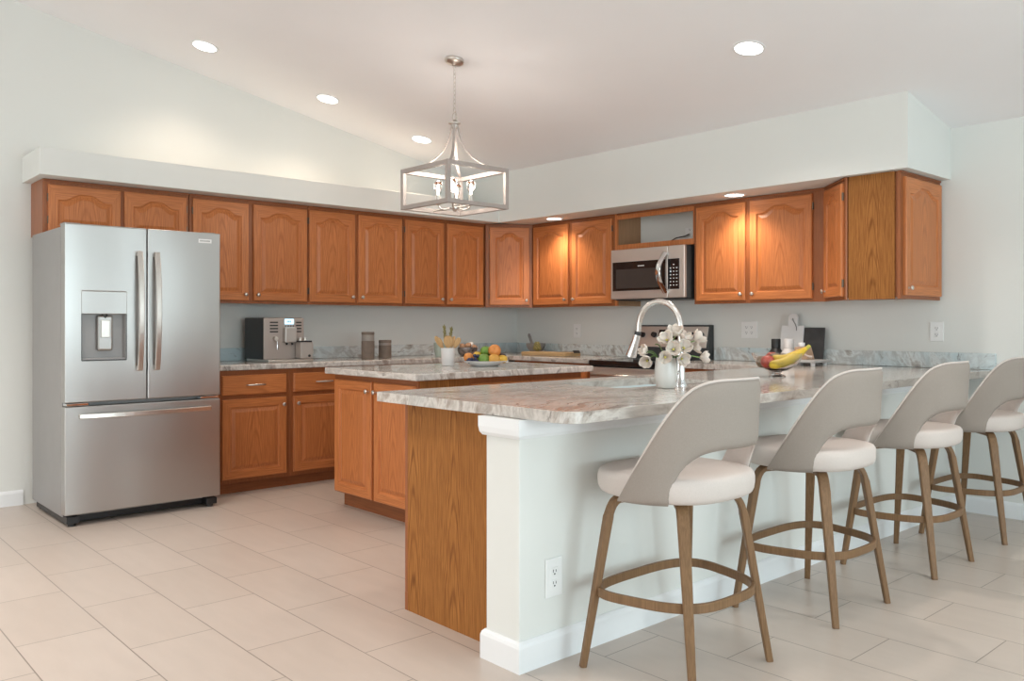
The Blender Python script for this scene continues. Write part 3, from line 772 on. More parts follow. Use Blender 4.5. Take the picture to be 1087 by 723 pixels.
# ------------------------------------------------------------------ stools
def interp(tab, x):
    if x <= tab[0][0]: return tab[0][1]
    for (a, b), (c, d) in zip(tab, tab[1:]):
        if x <= c: return b+(d-b)*(x-a)/(c-a)
    return tab[-1][1]
def make_stool(label):
    T = thing('bar_stool', label, 'stool', (4.5, 0, 0), 0, 'upholstered counter stools')
    # seat: rounded cushion
    m = MB(); n = 56
    def sup(ax, ay, z, e=2.7): 
        r = []
        for i in range(n):
            t = 2*PI*i/n; c_, s_ = math.cos(t), math.sin(t)
            r.append((ax*math.copysign(abs(c_)**(2/e), c_), ay*math.copysign(abs(s_)**(2/e), s_), z))
        return r
    prof = [(.05, .600), (.80, .601), (.92, .604), (.965, .611), (.99, .625), (1.0, .645), (1.0, .662), (.99, .676), (.965, .685), (.92, .690), (.7, .693), (.4, .695), (.1, .695)]
    m.loft([sup(.25*k, .262*k, z) for k, z in prof])
    m.build('seat', M['fabric'], T, smooth=80)
    # wrap-around back shell with an arched opening behind the seat
    top_t = [(0, 1.02), (25, 1.018), (32, 1.013), (38, 1.004), (44, .990), (50, .962), (56, .926), (63, .875), (71, .81), (79, .745), (87, .685), (93, .637), (97, .603)]
    bot_t = [(0, .787), (14, .787), (24, .784), (34, .775), (41, .758), (46, .738), (50, .714), (53, .688), (55, .66), (56.5, .625), (57.5, .601), (97, .597)]
    phis = sorted(set([i*2.0 for i in range(0, 49)]+[51, 53, 55, 57, 55.5, 56.5, 57.5, 97]))
    phis = [-p for p in phis[::-1] if p > 0]+phis
    K = 12
    def smooth_at(tab, x):
        return sum(interp(tab, abs(x+q))*w for q, w in ((-5, .1), (-3, .2), (0, .4), (3, .2), (5, .1)))
    def surf(ph, z, off):
        a = math.radians(ph); ax = .262+.06*(z-.6)+off; ay = .268+off
        return Vector((ax*math.cos(a), ay*math.sin(a), z))
    rings = []
    for ph in phis:
        t_, b_ = (smooth_at(top_t, ph) if abs(ph) < 92 else interp(top_t, abs(ph))), (smooth_at(bot_t, ph) if abs(ph) < 46 else interp(bot_t, abs(ph)))
        if t_-b_ < .012: t_ = b_+.012
        ring = []; e = .010
        def off(v): # thickness profile pillowed at rims
            return .013*(1-max(0, 1-v/.14)**2*.75)*(1-max(0, 1-(1-v)/.14)**2*.75)
        for k in range(K+1):
            v = k/K; ring.append(surf(ph, b_+(t_-b_)*v, off(v)))
        for k in range(K, -1, -1):
            v = k/K; ring.append(surf(ph, b_+(t_-b_)*v, -off(v)))
        rings.append(ring)
    m = MB(); m.loft(rings); bmesh.ops.recalc_face_normals(m.bm, faces=m.bm.faces)
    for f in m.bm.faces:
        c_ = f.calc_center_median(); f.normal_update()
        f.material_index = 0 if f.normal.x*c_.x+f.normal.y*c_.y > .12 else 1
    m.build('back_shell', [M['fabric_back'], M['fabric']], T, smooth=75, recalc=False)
    rim = [surf(ph, (smooth_at(top_t, ph) if abs(ph) < 92 else interp(top_t, abs(ph)))-.002, .004) for ph in phis]
    MB().tube(rim, .0046, 8).build('piping', M['fabric'], T, smooth=True)
    # legs: bentwood, horizontal under the seat then bending down
    for sx, sy in ((-1, -1), (-1, 1), (1, -1), (1, 1)):
        if sx < 0: top_, ft = Vector((-.105, .215*sy, .585)), Vector((-.172, .302*sy, 0))
        else: top_, ft = Vector((.150, .165*sy, .585)), Vector((.240, .228*sy, 0))
        d = Vector((top_.x-0, top_.y-0, 0)).normalized()
        knee = top_.copy(); out = Vector((ft.x, ft.y, 0))-Vector((top_.x, top_.y, 0))
        P0 = Vector((top_.x*.35, top_.y*.35, .588)); P1 = Vector((top_.x*.8, top_.y*.8, .588))
        K0 = Vector((top_.x+out.x*.10, top_.y+out.y*.10, .588))
        P3 = Vector((top_.x+out.x*.22, top_.y+out.y*.22, .500))
        path = [P0, P1]
        S0 = P1.lerp(K0, .35)
        for i in range(0, 9):
            u = i/8; path.append(S0*(1-u)**2+K0*2*u*(1-u)+P3*u*u)
        for i in range(1, 13): path.append(P3.lerp(ft, i/12))
        def sect(k, L=len(path)):
            u = k/(L-1)
            if u < .4: w_, t_ = .021, .011
            else:
                q = (u-.4)/.6; w_, t_ = .021-.0085*q, .0135-.002*q
            return [(-w_+.004, -t_), (w_-.004, -t_), (w_, -t_+.004), (w_, t_-.004), (w_-.004, t_), (-w_+.004, t_), (-w_, t_-.004), (-w_, -t_+.004)]
        m = MB(); m.sweep(path, sect, up=d*1.0+Vector((0, 0, .35)))
        m.build('leg', M['walnut'], T, smooth=35)
    # bent footring
    zr = .268; pts = []
    n = 64
    cx0 = .028
    for i in range(n):
        t = 2*PI*i/n; c_, s_ = math.cos(t), math.sin(t); e = 3.3
        c_ = math.copysign(abs(c_)**(2/e), c_)
        x_ = c_*.212
        y_ = math.copysign(abs(s_)**(2/e), s_)*(.318-.0515*(c_+1))
        pts.append((cx0+x_, y_, zr))
    m = MB(); m.sweep(pts, lambda k: [(-.0075, -.016), (.0075, -.016), (.0075, .016), (-.0075, .016)], closed=True)
    m.build('foot_ring', M['walnut'], T, bevel=.003, smooth=35)
    return T
st = make_stool('cream upholstered bar stool closest to the white peninsula post, first from the left')
stools = [st]
for k, (y_, lb) in enumerate(((-2.386, 'cream upholstered bar stool second from the left, in front of the glass fruit bowl'), (-1.433, 'cream upholstered bar stool third from the left along the peninsula'), (-.500, 'cream upholstered bar stool farthest from the camera, beside the dining wall'))):
    c_ = copy_tree(st); c_.location = (4.5, y_, 0); relabel(c_, lb)
st.location = (4.5, -3.326, 0)

# ------------------------------------------------------------------ chandelier
CX, CY = 2.0, -2.373
T = thing('chandelier', 'square open-cage brushed nickel chandelier hanging over the island', 'chandelier', (CX, CY, 1.95), 0)
cz = ceil_z(CY)-1.95
tilt = math.atan(CEILK)
m = MB(); n = 28; rm = Matrix.Rotation(-tilt, 3, 'X')
rings = []
for r_, d_ in ((.062, 0), (.066, .008), (.062, .020), (.045, .028), (.018, .032), (.008, .042)):
    rings.append([Vector((0, 0, cz))+rm @ Vector((r_*math.cos(2*PI*i/n), r_*math.sin(2*PI*i/n), -d_)) for i in range(n)])
m.loft(rings).build('canopy', M['nickel'], T, smooth=True)
def link_chain(p0, p1, n, name):
    m = MB(); p0, p1 = Vector(p0), Vector(p1); d = (p1-p0)/n
    for i in range(n):
        c_ = p0+d*(i+.5); hl_ = d.length*.62; w_ = .008
        s1 = Vector((1, 0, 0)) if i % 2 else Vector((0, 1, 0)); ax = d.normalized()
        pts = [c_+ax*(hl_*math.cos(a)*(1 if abs(math.cos(a)) < 1 else 1))+s1*(w_*math.sin(a)) for a in [2*PI*q/12 for q in range(12)]]
        m.tube(pts, .0020, 6, closed=True, up=s1.cross(ax))
    return m.build(name, M['nickel'], T, smooth=True)
link_chain((0, 0, cz-.040), (0, 0, .640), 11, 'chain')
link_chain((.0, .0, .660), (.030, .016, .500), 4, 'spare_chain')
m = MB(); m.tube([(.022*math.cos(a), 0, .610+.026*math.sin(a)) for a in [2*PI*i/20 for i in range(20)]], .0032, 8, closed=True, up=Vector((0, 1, 0)))
m.build('hanging_loop', M['nickel'], T, smooth=True)
MB().lathe([(.004, .590), (.012, .586), (.016, .578), (.034, .572), (.040, .566), (.038, .560), (.022, .556), (.016, .530)]).build('top_cap', M['nickel'], T, smooth=True)
H2, B = .252, .0135
cage = MB(); hz = .265
for sx in (-1, 1):
    for sy in (-1, 1): cage.box(sx*(H2-B)-B, sy*(H2-B)-B, 0, sx*(H2-B)+B, sy*(H2-B)+B, hz)
for z_ in (0, hz-2*B):
    for s in (-1, 1):
        cage.box(-H2+2*B, s*(H2-B)-B, z_, H2-2*B, s*(H2-B)+B, z_+2*B)
        cage.box(s*(H2-B)-B, -H2+2*B, z_, s*(H2-B)+B, H2-2*B, z_+2*B)
cage.build('cage', M['cage'], T, bevel=.0015)
for sx in (-1, 1):
    for sy in (-1, 1):
        pr_ = [(.018, .560), (.024, .520), (.040, .455), (.068, .395), (.110, .345), (.165, .307), (.235, .280), (.305, .268), (.345, .262)]
        path = [(r_*sx*.7071, r_*sy*.7071, z_) for r_, z_ in pr_]
        MB().sweep(path, lambda k: [(-.009, -.003), (.009, -.003), (.009, .003), (-.009, .003)], up=Vector((sx, sy, .4))).build('arm', M['cage'], T, bevel=.001)
hub = MB().lathe([(.004, -.012), (.010, -.008), (.012, .0), (.030, .004), (.032, .014), (.016, .020), (.010, .05)]).build('hub', M['nickel'], T, smooth=True)
MB().tube([(-.25, 0, .012), (.25, 0, .012)], .005, 8).build('cross_bar', M['nickel'], T)
for k in range(4):
    a = PI/4+k*PI/2; r_ = .108; px, py = r_*math.cos(a), r_*math.sin(a)
    pth = [(.02*math.cos(a), .02*math.sin(a), .010), (.06*math.cos(a), .06*math.sin(a), -.002), (.095*math.cos(a), .095*math.sin(a), .008), (px, py, .035)]
    ar = MB().tube(pth, .005, 8).build('lamp_arm', M['nickel'], T, smooth=True)
    MB().lathe([(.006, .030), (.018, .034), (.018, .040), (.0145, .042), (.0145, .095), (.012, .097)], (px, py, 0), 20).build('socket', M['nickel'], ar, smooth=True)
    b = MB().lathe([(.010, .096), (.012, .110), (.021, .126), (.029, .147), (.031, .160), (.027, .177), (.017, .188), (.004, .192)], (px, py, 0), 20).build('bulb', M['glass'], ar, smooth=True)
    f = MB().lathe([(.003, .100), (.005, .115), (.0065, .140), (.005, .158), (.002, .166)], (px, py, 0), 10).build('filament', M['filament'], b, smooth=True)
    d = bpy.data.lights.new('bulb_light', 'POINT'); d.energy = 0.9; d.color = (1, .91, .82); d.shadow_soft_size = .03
    lo = bpy.data.objects.new('bulb_light', d); lo.location = (CX+px, CY+py, 1.95+.235); C.objects.link(lo)

# ------------------------------------------------------------------ recessed downlights
def downlight(label, x, y, z, tl, power, r=.078, col=(1, .92, .84)):
    T = thing('recessed_light', label, 'light', (x, y, z), 0, 'recessed downlights')
    T.rotation_euler = (-tl, 0, 0)
    m = MB(); n = 36
    m.loft([[(q*math.cos(2*PI*i/n), q*math.sin(2*PI*i/n), z_) for i in range(n)] for q, z_ in ((r+.018, -.0005), (r+.017, -.004), (r+.004, -.006), (r, -.004), (r, -.0005))], cap=False)
    m.build('trim_ring', M['trim'], T, smooth=True)
    MB().lathe([(r, -.001), (r, -.003), (.001, -.0035)], n=36).build('lens', M['lamp'], T)
    spot((x, y, z-.06), power, col)
for x, y, lb in ((.55, -3.444, 'recessed ceiling light nearest the refrigerator'), (.525, -2.466, 'recessed ceiling light second from the left above the fridge-wall cabinets'), (.50, -1.554, 'recessed ceiling light just left of the chandelier chain'), (3.683, -1.564, 'recessed ceiling light over the peninsula at upper right')):
    downlight(lb, x, y, ceil_z(y), tilt, 10 if x < 1 else 30, col=(1, .80, .62) if x < 1 else (1, .92, .84))
for x, lb in ((1.025, 'recessed soffit light above the cabinet left of the microwave'), (2.879, 'recessed soffit light above the cabinet right of the microwave')):
    downlight(lb, x, -.485, ZS, 0, 12, .066, (1, .84, .68))
# ------------------------------------------------------------------ coffee machine
CZ = CT+.001
T = thing('coffee_machine', 'silver automatic coffee machine with blue display beside the refrigerator', 'coffee machine', (.10, -2.785, CZ), R90)
MB().box(-.165, -.315, .012, .165, 0, .335).build('body', M['darkgrey'], T, bevel=.008)
fp = MB().box(-.165, -.335, .02, .165, -.316, .332).build('front_panel', plain('champagne_plastic', (.43, .37, .335), .35, .4, noise=.02), T, bevel=.006)
for sx in (-1, 1):
    m = MB()
    for k in range(4):
        z_ = .300-k*.0235
        if sx < 0: m.box(-.117, -.337, z_-.006, -.052, -.334, z_+.004)
        else: m.box(.097, -.337, z_-.006, .142, -.334, z_+.004)
    m.build('vent_slots', M['black'], fp)
sb = MB().box(-.012, -.375, .145, .086, -.334, .262).build('brew_spout', plain('silver_plastic', (.50, .46, .43), .3, .5), T, bevel=.008)
for x_ in (.010, .055): MB().cyl((x_, -.355, .146), (x_, -.355, .128), .009, .007).build('nozzle', M['black'], sb, smooth=True)
MB().box(-.004, -.339, .262, .082, -.334, .330).build('control_strip', plain('silver_plastic_b', (.46, .43, .41), .35, .4), fp)
sc_ = MB().box(0, -.342, .285, .076, -.338, .325).build('display', M['screen'], fp, bevel=.002)
m = MB()
for k, w_ in enumerate((.008, .008, .008)): m.box(.018+k*.012, -.3427, .299, .018+k*.012+w_, -.342, .312)
m.build('display_digits', plain('lcd_ink', (.06, .16, .24), .4), sc_)
m = MB()
for k in range(4): m.box(.004+k*.021, -.342, .268, .014+k*.021, -.338, .276)
m.build('buttons', M['black'], fp)
MB().cyl((-.078, -.334, .178), (-.078, -.362, .178), .019, .016).build('steam_knob', M['nickel'], T, smooth=True)
MB().tube([(-.072, -.352, .176), (-.070, -.362, .150), (-.070, -.360, .095)], .006, 10).build('steam_wand', M['chrome'], T, smooth=True)
jar = MB().box(.088, -.43, .022, .190, -.338, .150).build('milk_jar', plain('clear_grey_plastic', (.40, .36, .33), .2, noise=.02), T, bevel=.008)
MB().box(.080, -.432, .150, .182, -.338, .160).build('jar_lid', M['black'], jar, bevel=.003)
for x_ in (.108, .148): MB().cyl((x_, -.38, .158), (x_, -.38, .182), .014, .012).build('jar_cap', M['nickel'], jar, smooth=True)
MB().cyl((.158, -.431, .045), (.158, -.436, .045), .010).build('jar_button', M['black'], jar)
MB().tube([(.19, -.40, .145), (.203, -.40, .13), (.205, -.40, .06), (.19, -.40, .035)], .005, 8).build('jar_handle', M['nickel'], jar, smooth=True)
MB().box(-.170, -.42, .0, .20, -.05, .020).build('drip_tray', M['nickel'], T, bevel=.004)

# ------------------------------------------------------------------ canisters
stone_c = plain('taupe_stoneware', (.20, .155, .125), .7, noise=.12, nscale=30); stone_b = plain('pale_band', (.33, .30, .27), .6, noise=.04)
def canister(label, loc, r, h, hb):
    T = thing('canister', label, 'canister', loc, 0, 'striped canisters')
    prof = [(r-.003, 0), (r, .003)]
    nst = int(hb/.006)
    for k in range(nst+1):
        z_ = .006+(hb-.008)*k/nst
        prof.append((r-(.0012 if k % 2 else 0), z_))
    prof += [(r-.003, hb)]
    MB().lathe(prof, n=40).build('body', stone_c, T, smooth=30)
    MB().lathe([(r-.003, hb+.0005), (r-.002, hb+.003), (r-.002, h-.026), (r-.003, h-.024)], n=40).build('neck_band', stone_b, T, smooth=30)
    MB().lathe([(r-.002, h-.0235), (r-.001, h-.020), (r-.001, h-.003), (r-.004, h), (.001, h)], n=40).build('lid', stone_c, T, smooth=30)
canister('taller of the two striped taupe canisters by the stone backsplash', (.40, -2.022, CZ), .054, .222, .148)
canister('shorter of the two striped taupe canisters by the stone backsplash', (.355, -1.826, CZ), .054, .152, .108)

# ------------------------------------------------------------------ island: utensil pot
ux, uy = 1.735, -2.222
T = thing('utensil_pot', 'round white pot holding wooden utensils on the island worktop', 'pot', (ux, uy, CZ), 0)
MB().lathe([(.040, 0), (.043, .003), (.050, .118), (.0505, .122), (.0475, .122), (.041, .008), (.001, .008)], n=36, cap=False).build('body', M['ceramic_matte'], T, smooth=True)
MB().lathe([(.001, 0), (.040, 0)], n=36, cap=False).build('base', M['ceramic_matte'], T)
def spoon(label, lean, head, w_, hlen, base_off, turn, mat='wood_pale', kind='wooden_spoon', cat='utensil'):
    T = thing(kind, label, cat, (ux, uy, CZ), 0, 'wooden utensils in the pot')
    p0 = Vector((base_off[0], base_off[1], .010)); p1 = Vector((lean[0], lean[1], .112)); d = (p1-p0).normalized()
    p2 = p1+d*.018
    MB().tube([p0, p0.lerp(p2, .5), p2], [.004, .0045, .005], 8).build('handle', M[mat], T, smooth=True)
    m = MB(); up_ = Vector((math.sin(turn), -math.cos(turn), 0))
    ks = [0, .12, .3, .5, .7, .88, 1]; ws = [.35, .6, .88, 1, .97, .8, .38]
    path = [p2+d*(hlen*k-.004) for k in ks]
    m.sweep(path, lambda k: [(w_*ws[k]*math.cos(a), .0045*math.sin(a)) for a in [2*PI*i/12 for i in range(12)]], up=up_)
    m.build('head', M[mat], T, smooth=True)
tn = YAW+.2
spoon('wide flat wooden spatula in the middle of the white pot', (.018, -.012), 0, .033, .082, (.002, .0), tn)
spoon('wooden spoon leaning left in the white pot, outermost on the left', (-.030, -.026), 0, .017, .088, (.012, .010), tn+.3)
spoon('wooden spoon between the left spoon and the wide spatula', (-.016, -.026), 0, .015, .074, (.008, .014), tn-.3)
spoon('wooden spoon leaning right in the white pot, outermost on the right', (.030, .024), 0, .020, .076, (-.012, -.012), tn+.2)
spoon('slim wooden spoon just right of the wide spatula', (.020, .010), 0, .013, .080, (-.010, -.0), tn)
def sprig(label, lean, L):
    T = thing('herb_sprig', label, 'sprig', (ux, uy, CZ), 0, 'dried sprigs in the pot')
    p0 = Vector((0, 0, .012)); p1 = Vector((lean[0], lean[1], .12)); d = (p1-p0).normalized(); end = p0+d*L
    MB().tube([p0, p1, end], [.002, .002, .001], 6).build('stem', M['dry'], T)
    m = MB(); n = 18; s1 = d.cross(Vector((.3, 1, .1))).normalized(); s2 = d.cross(s1)
    for i in range(n):
        a = i*2.4; q = .50+.5*i/n
        c_ = p0+d*(L*q); o_ = s1*math.cos(a)+s2*math.sin(a)
        e_ = c_+o_*.014*(1.25-q*.6)+d*.028
        m.tube([c_, c_.lerp(e_, .5)+o_*.002, e_], [.0018, .0055, .0008], 6, up=o_)
    m.build('leaves', M['dry'], T, smooth=True)
sprig('olive dried sprig leaning left above the wooden utensils', (-.006, -.010), .255)
sprig('olive dried sprig standing upright above the wooden utensils', (.006, .008), .240)

# ------------------------------------------------------------------ glass and copper bowl on the fridge-wall counter
T = thing('drinking_glass', 'green tinted glass tumbler half hidden behind the white utensil pot', 'glass', (.42, -1.30, CZ), 0)
MB().lathe([(.001, 0), (.034, 0), (.042, .02), (.050, .075), (.052, .122), (.0495, .122), (.046, .07), (.036, .012), (.001, .010)], n=32, cap=False).build('tumbler', plain('celadon_glaze', (.40, .46, .40), .25, noise=.03), T, smooth=True)
T = thing('egg_bowl', 'dark speckled bowl full of eggs behind the fruit plate', 'bowl', (.42, -.988, CZ), 0)
def marb():
    return plain('copper_glaze', (.19, .16, .15), .3, .5, noise=.75, nscale=28)
MB().lathe([(.001, 0), (.060, 0), (.078, .018), (.090, .050), (.088, .078), (.084, .078), (.084, .05), (.066, .012), (.001, .01)], n=36, cap=False).build('bowl', marb(), T, smooth=True)
eggb = plain('brown_egg', (.46, .25, .14), .45, noise=.06); eggw = plain('white_egg', (.84, .80, .76), .4, noise=.01)
for k, (dx, dy, dz, mt, lb) in enumerate(((-.01, -.048, .083, eggb, 'brown egg at the left end of the dark bowl'), (.02, -.006, .092, eggb, 'brown egg in the middle of the dark bowl'), (.0, .036, .096, eggw, 'white egg lying on top of the dark bowl'), (.03, .060, .068, eggb, 'brown egg at the right rim of the dark bowl'), (-.04, .01, .075, eggb, 'brown egg at the back of the dark bowl'))):
    tag(MB().sphere((0, 0, 0), .027, (1, 1, 1.22), mat=Matrix.Rotation(.7+k, 3, 'X')).build('egg', mt, smooth=180, loc=(.42+dx, -.988+dy, CZ+dz)), lb, 'egg', 'eggs in the dark bowl')

# ------------------------------------------------------------------ fruit plate
fx, fy = 1.935, -2.062
T = thing('fruit_plate', 'shallow white plate of mixed fruit on the island worktop', 'plate', (fx, fy, CZ), 0)
MB().lathe([(.001, 0), (.088, 0), (.095, .004), (.125, .020), (.150, .034), (.152, .037), (.146, .037), (.118, .024), (.088, .012), (.001, .010)], n=48, cap=False).build('plate', M['ceramic'], T, smooth=True)
MB().tube([(.150*math.cos(a)*.735+q*.68, .150*math.sin(a)*.735+.0+q*.73+.11*.0, .030+z_) for a, q, z_ in ((.83, .034, -.006), (.83, .052, .006), (.83, .048, .020), (.83, .034, .008))], .005, 8).build('plate_handle', M['ceramic'], T, smooth=True)
f_or = plain('orange_skin', (.66, .25, .06), .45, noise=.06, bump=.25, bscale=120); f_le = plain('lemon_skin', (.70, .44, .06), .45, noise=.06, bump=.2, bscale=120)
f_gr = plain('green_skin', (.13, .24, .035), .4, noise=.25, nscale=14); f_bl = plain('blueberry_skin', (.022, .026, .07), .5, noise=.3, nscale=30)
f_mg = plain('mango_skin', (.62, .32, .06), .45, noise=.15, nscale=10); f_pl = plain('plum_skin', (.03, .02, .03), .35, noise=.2)
f_ap = plain('red_apple_skin', (.40, .05, .03), .3, noise=.4, nscale=18); f_av = plain('mottled_brown_skin', (.17, .115, .07), .45, noise=.5, nscale=20)
def fruit(name, label, p, r, mat, sc=(1, 1, 1), rot=None, stem=True, group='fruit on the white plate', dimple=True):
    T = thing(name, label, 'fruit', p, 0, group)
    m = MB(); n, k = 24, 14; rings = []
    R = rot or Matrix.Identity(3)
    for i in range(1, k):
        th = PI*i/k; rr_ = r*(1-(.10*math.exp(-(th/.38)**2)+.10*math.exp(-((PI-th)/.38)**2) if dimple else 0))
        rings.append([R @ Vector((sc[0]*rr_*math.sin(th)*math.cos(2*PI*q/n), sc[1]*rr_*math.sin(th)*math.sin(2*PI*q/n), -sc[2]*rr_*math.cos(th))) for q in range(n)])
    m.loft(rings).build('skin', mat, T, smooth=180)
    if stem:
        a = R @ Vector((0, 0, r*sc[2]*.86)); b = R @ Vector((.002, 0, r*sc[2]*.99))
        MB().tube([a, b], [.0035, .0025], 6).build('stem', M['dry'], T)
    return T
B0 = CZ+.012
fruit('orange', 'small orange at the left end of the plate, above the dark berries', (1.868, -2.148, B0+.046), .034, f_or)
fruit('lemon', 'yellow lemon at the back of the plate between orange and lime', (1.868, -2.070, B0+.050), .034, f_le, (1, 1, 1.1))
fruit('lime', 'green lime at the front centre of the plate', (1.972, -2.100, B0+.037), .041, f_gr, (1, 1, .93))
fruit('lime', 'green lime lying on top of the fruit, left of the big orange', (1.917, -2.035, B0+.088), .040, f_gr, (1, 1, .93))
fruit('orange', 'big orange with visible stem end on top of the fruit heap', (1.980, -2.010, B0+.092), .044, f_or, (1, 1, .95), Matrix.Rotation(1.0, 3, Vector((math.cos(YAW)*-.74, -.67, 0)).normalized()) if False else Matrix.Rotation(1.15, 3, Vector((.67, .74, 0))))
fruit('mango', 'yellow orange mango at the front right of the plate', (2.014, -2.045, B0+.035), .036, f_mg, (1, 1, 1.2), Matrix.Rotation(PI/2, 3, Vector((.74, -.67, 0))), False, dimple=False)
fruit('lemon', 'yellow lemon at the far right edge of the plate', (2.012, -1.968, B0+.034), .029, f_le, (1, 1, 1.3), Matrix.Rotation(PI/2, 3, Vector((.74, -.67, 0))), False, dimple=False)
fruit('plum', 'dark plum in the middle behind the limes', (1.925, -1.990, B0+.040), .034, f_pl, stem=False)
fruit('plum', 'dark plum under the big orange at the back of the plate', (1.985, -1.945, B0+.045), .030, f_pl, stem=False)
bb = MB().sphere((0, 0, 0), .0125, n=12, m=8).build('blueberry', f_bl, smooth=180)
spots_ = []
for i, (a, b) in enumerate(((0, 0), (.020, .006), (-.020, -.006), (.010, -.020), (-.010, .020), (.040, .014), (.030, -.010), (-.004, -.022), (-.026, -.024), (.052, -.002))):
    x_, y_ = 1.922+a*.74+b*.6, -2.168+a*.67-b*.6; spots_.append((x_, y_, B0+.016+.004*(i % 3)))
spots_ += [(1.925, -2.165, B0+.036), (1.944, -2.148, B0+.040), (1.952, -2.135, B0+.058), (1.938, -2.150, B0+.060), (1.910, -2.176, B0+.034)]
for i, p in enumerate(spots_):
    o = bb if i == 0 else bb.copy()
    if i: C.objects.link(o)
    o.location = p; tag(o, 'dark blue berry in the cluster on the front left of the fruit plate', 'berry', 'dark berries on the plate')

# ------------------------------------------------------------------ left of the range: board, mortar, scissors
T = thing('chopping_board', 'thick wooden chopping board lying left of the range', 'board', (.92, -.40, CZ), 0)
MB().box(-.33, -.085, 0, .235, .12, .032).build('board', M['wood_board'], T, bevel=.006)
T = thing('mortar', 'grey stone mortar standing behind the left end of the chopping board', 'mortar', (.505, -.215, CZ), 0)
MB().lathe([(.001, 0), (.055, 0), (.060, .010), (.050, .022), (.075, .045), (.092, .085), (.094, .104), (.084, .104), (.078, .07), (.045, .035), (.001, .03)], n=36, cap=False).build('bowl', M['stoneware'], T, smooth=True)
tag(MB().tube([(.500, -.24, CZ+.042), (.455, -.225, CZ+.11), (.412, -.212, CZ+.175), (.402, -.208, CZ+.192)], [.020, .013, .015, .010], 14).build('pestle', M['stoneware'], smooth=True), 'grey stone pestle leaning out of the mortar to the left', 'pestle')
T = thing('artichoke', 'olive green artichoke lying on the left end of the chopping board', 'vegetable', (.690, -.375, CZ+.033), 0)
m = MB()
for ring in range(5):
    for k in range(7):
        a = 2*PI*(k+.5*(ring % 2))/7; rr_ = .034-.0055*ring; z_ = .016+.012*ring
        d_ = Vector((math.cos(a), math.sin(a), 0)); c_ = Vector((0, 0, z_))+d_*rr_*.62
        m.tube([c_, c_+d_*.012+Vector((0, 0, .010)), c_+d_*.006+Vector((0, 0, .026))], [.010, .011, .002], 7, up=d_)
m.build('leaves', M['dry'], T, smooth=True)
MB().sphere((0, 0, .034), .030, (1, 1, 1.1)).build('heart', M['dry'], T, smooth=180)
T = thing('kitchen_scissors', 'black looped scissor handles at the right end of the chopping board', 'scissors', (1.165, -.40, CZ+.033), 0)
for s, dx in ((1, 0), (-1, .045)):
    MB().tube([(dx+.030*math.cos(a)+.03, s*.018+.017*math.sin(a), .010+.004*s) for a in [2*PI*i/16 for i in range(16)]], .007, 8, closed=True).build('handle_loop', M['black'], T, smooth=True)
MB().box(-.14, -.006, .003, .005, .006, .007).box(-.14, -.004, .007, .005, .008, .011).build('blades', M['nickel'], T)

# ------------------------------------------------------------------ vase with white flowers
vx, vy = 4.008, -2.747
T = thing('vase', 'frosted white vase of white flowers on the peninsula worktop', 'vase', (vx, vy, CZ), 0)
MB().lathe([(.001, 0), (.036, 0), (.041, .004), (.049, .045), (.0505, .075), (.047, .11), (.0435, .134), (.0425, .136), (.0405, .134), (.044, .11), (.0475, .075), (.046, .045), (.036, .010), (.001, .008)], n=40, cap=False).build('body', M['frosted'], T, smooth=True)
def petals(m, c, ax, r, h, opening, n=6, seed=0):
    ax = Vector(ax).normalized(); s1 = ax.cross(Vector((.21, .5, .9))).normalized(); s2 = ax.cross(s1)
    for k in range(n):
        a = 2*PI*k/n+seed; lay = k % 2
        W = 5; Ls = 6; grid = []
        for j in range(Ls+1):
            v = j/Ls
            rad = r*(.22+1.0*math.sin(min(1.25, v*1.5)*PI/2))*(1-.12*lay)+opening*.55*r*v*v
            zz_ = h*(v**.85)*(1-.15*opening*v)
            half = .80*(math.sin(PI*min(.97, (.12+v*.80)))**.7)
            row = []
            for i in range(W+1):
                b = a+half*(2*i/W-1)*(1.0)
                row.append(m.bm.verts.new(Vector(c)+(s1*math.cos(b)+s2*math.sin(b))*rad+ax*(zz_-.10*h*(2*i/W-1)**2*v)))
            grid.append(row)
        for j in range(Ls):
            for i in range(W): m.bm.faces.new((grid[j][i], grid[j][i+1], grid[j+1][i+1], grid[j+1][i]))
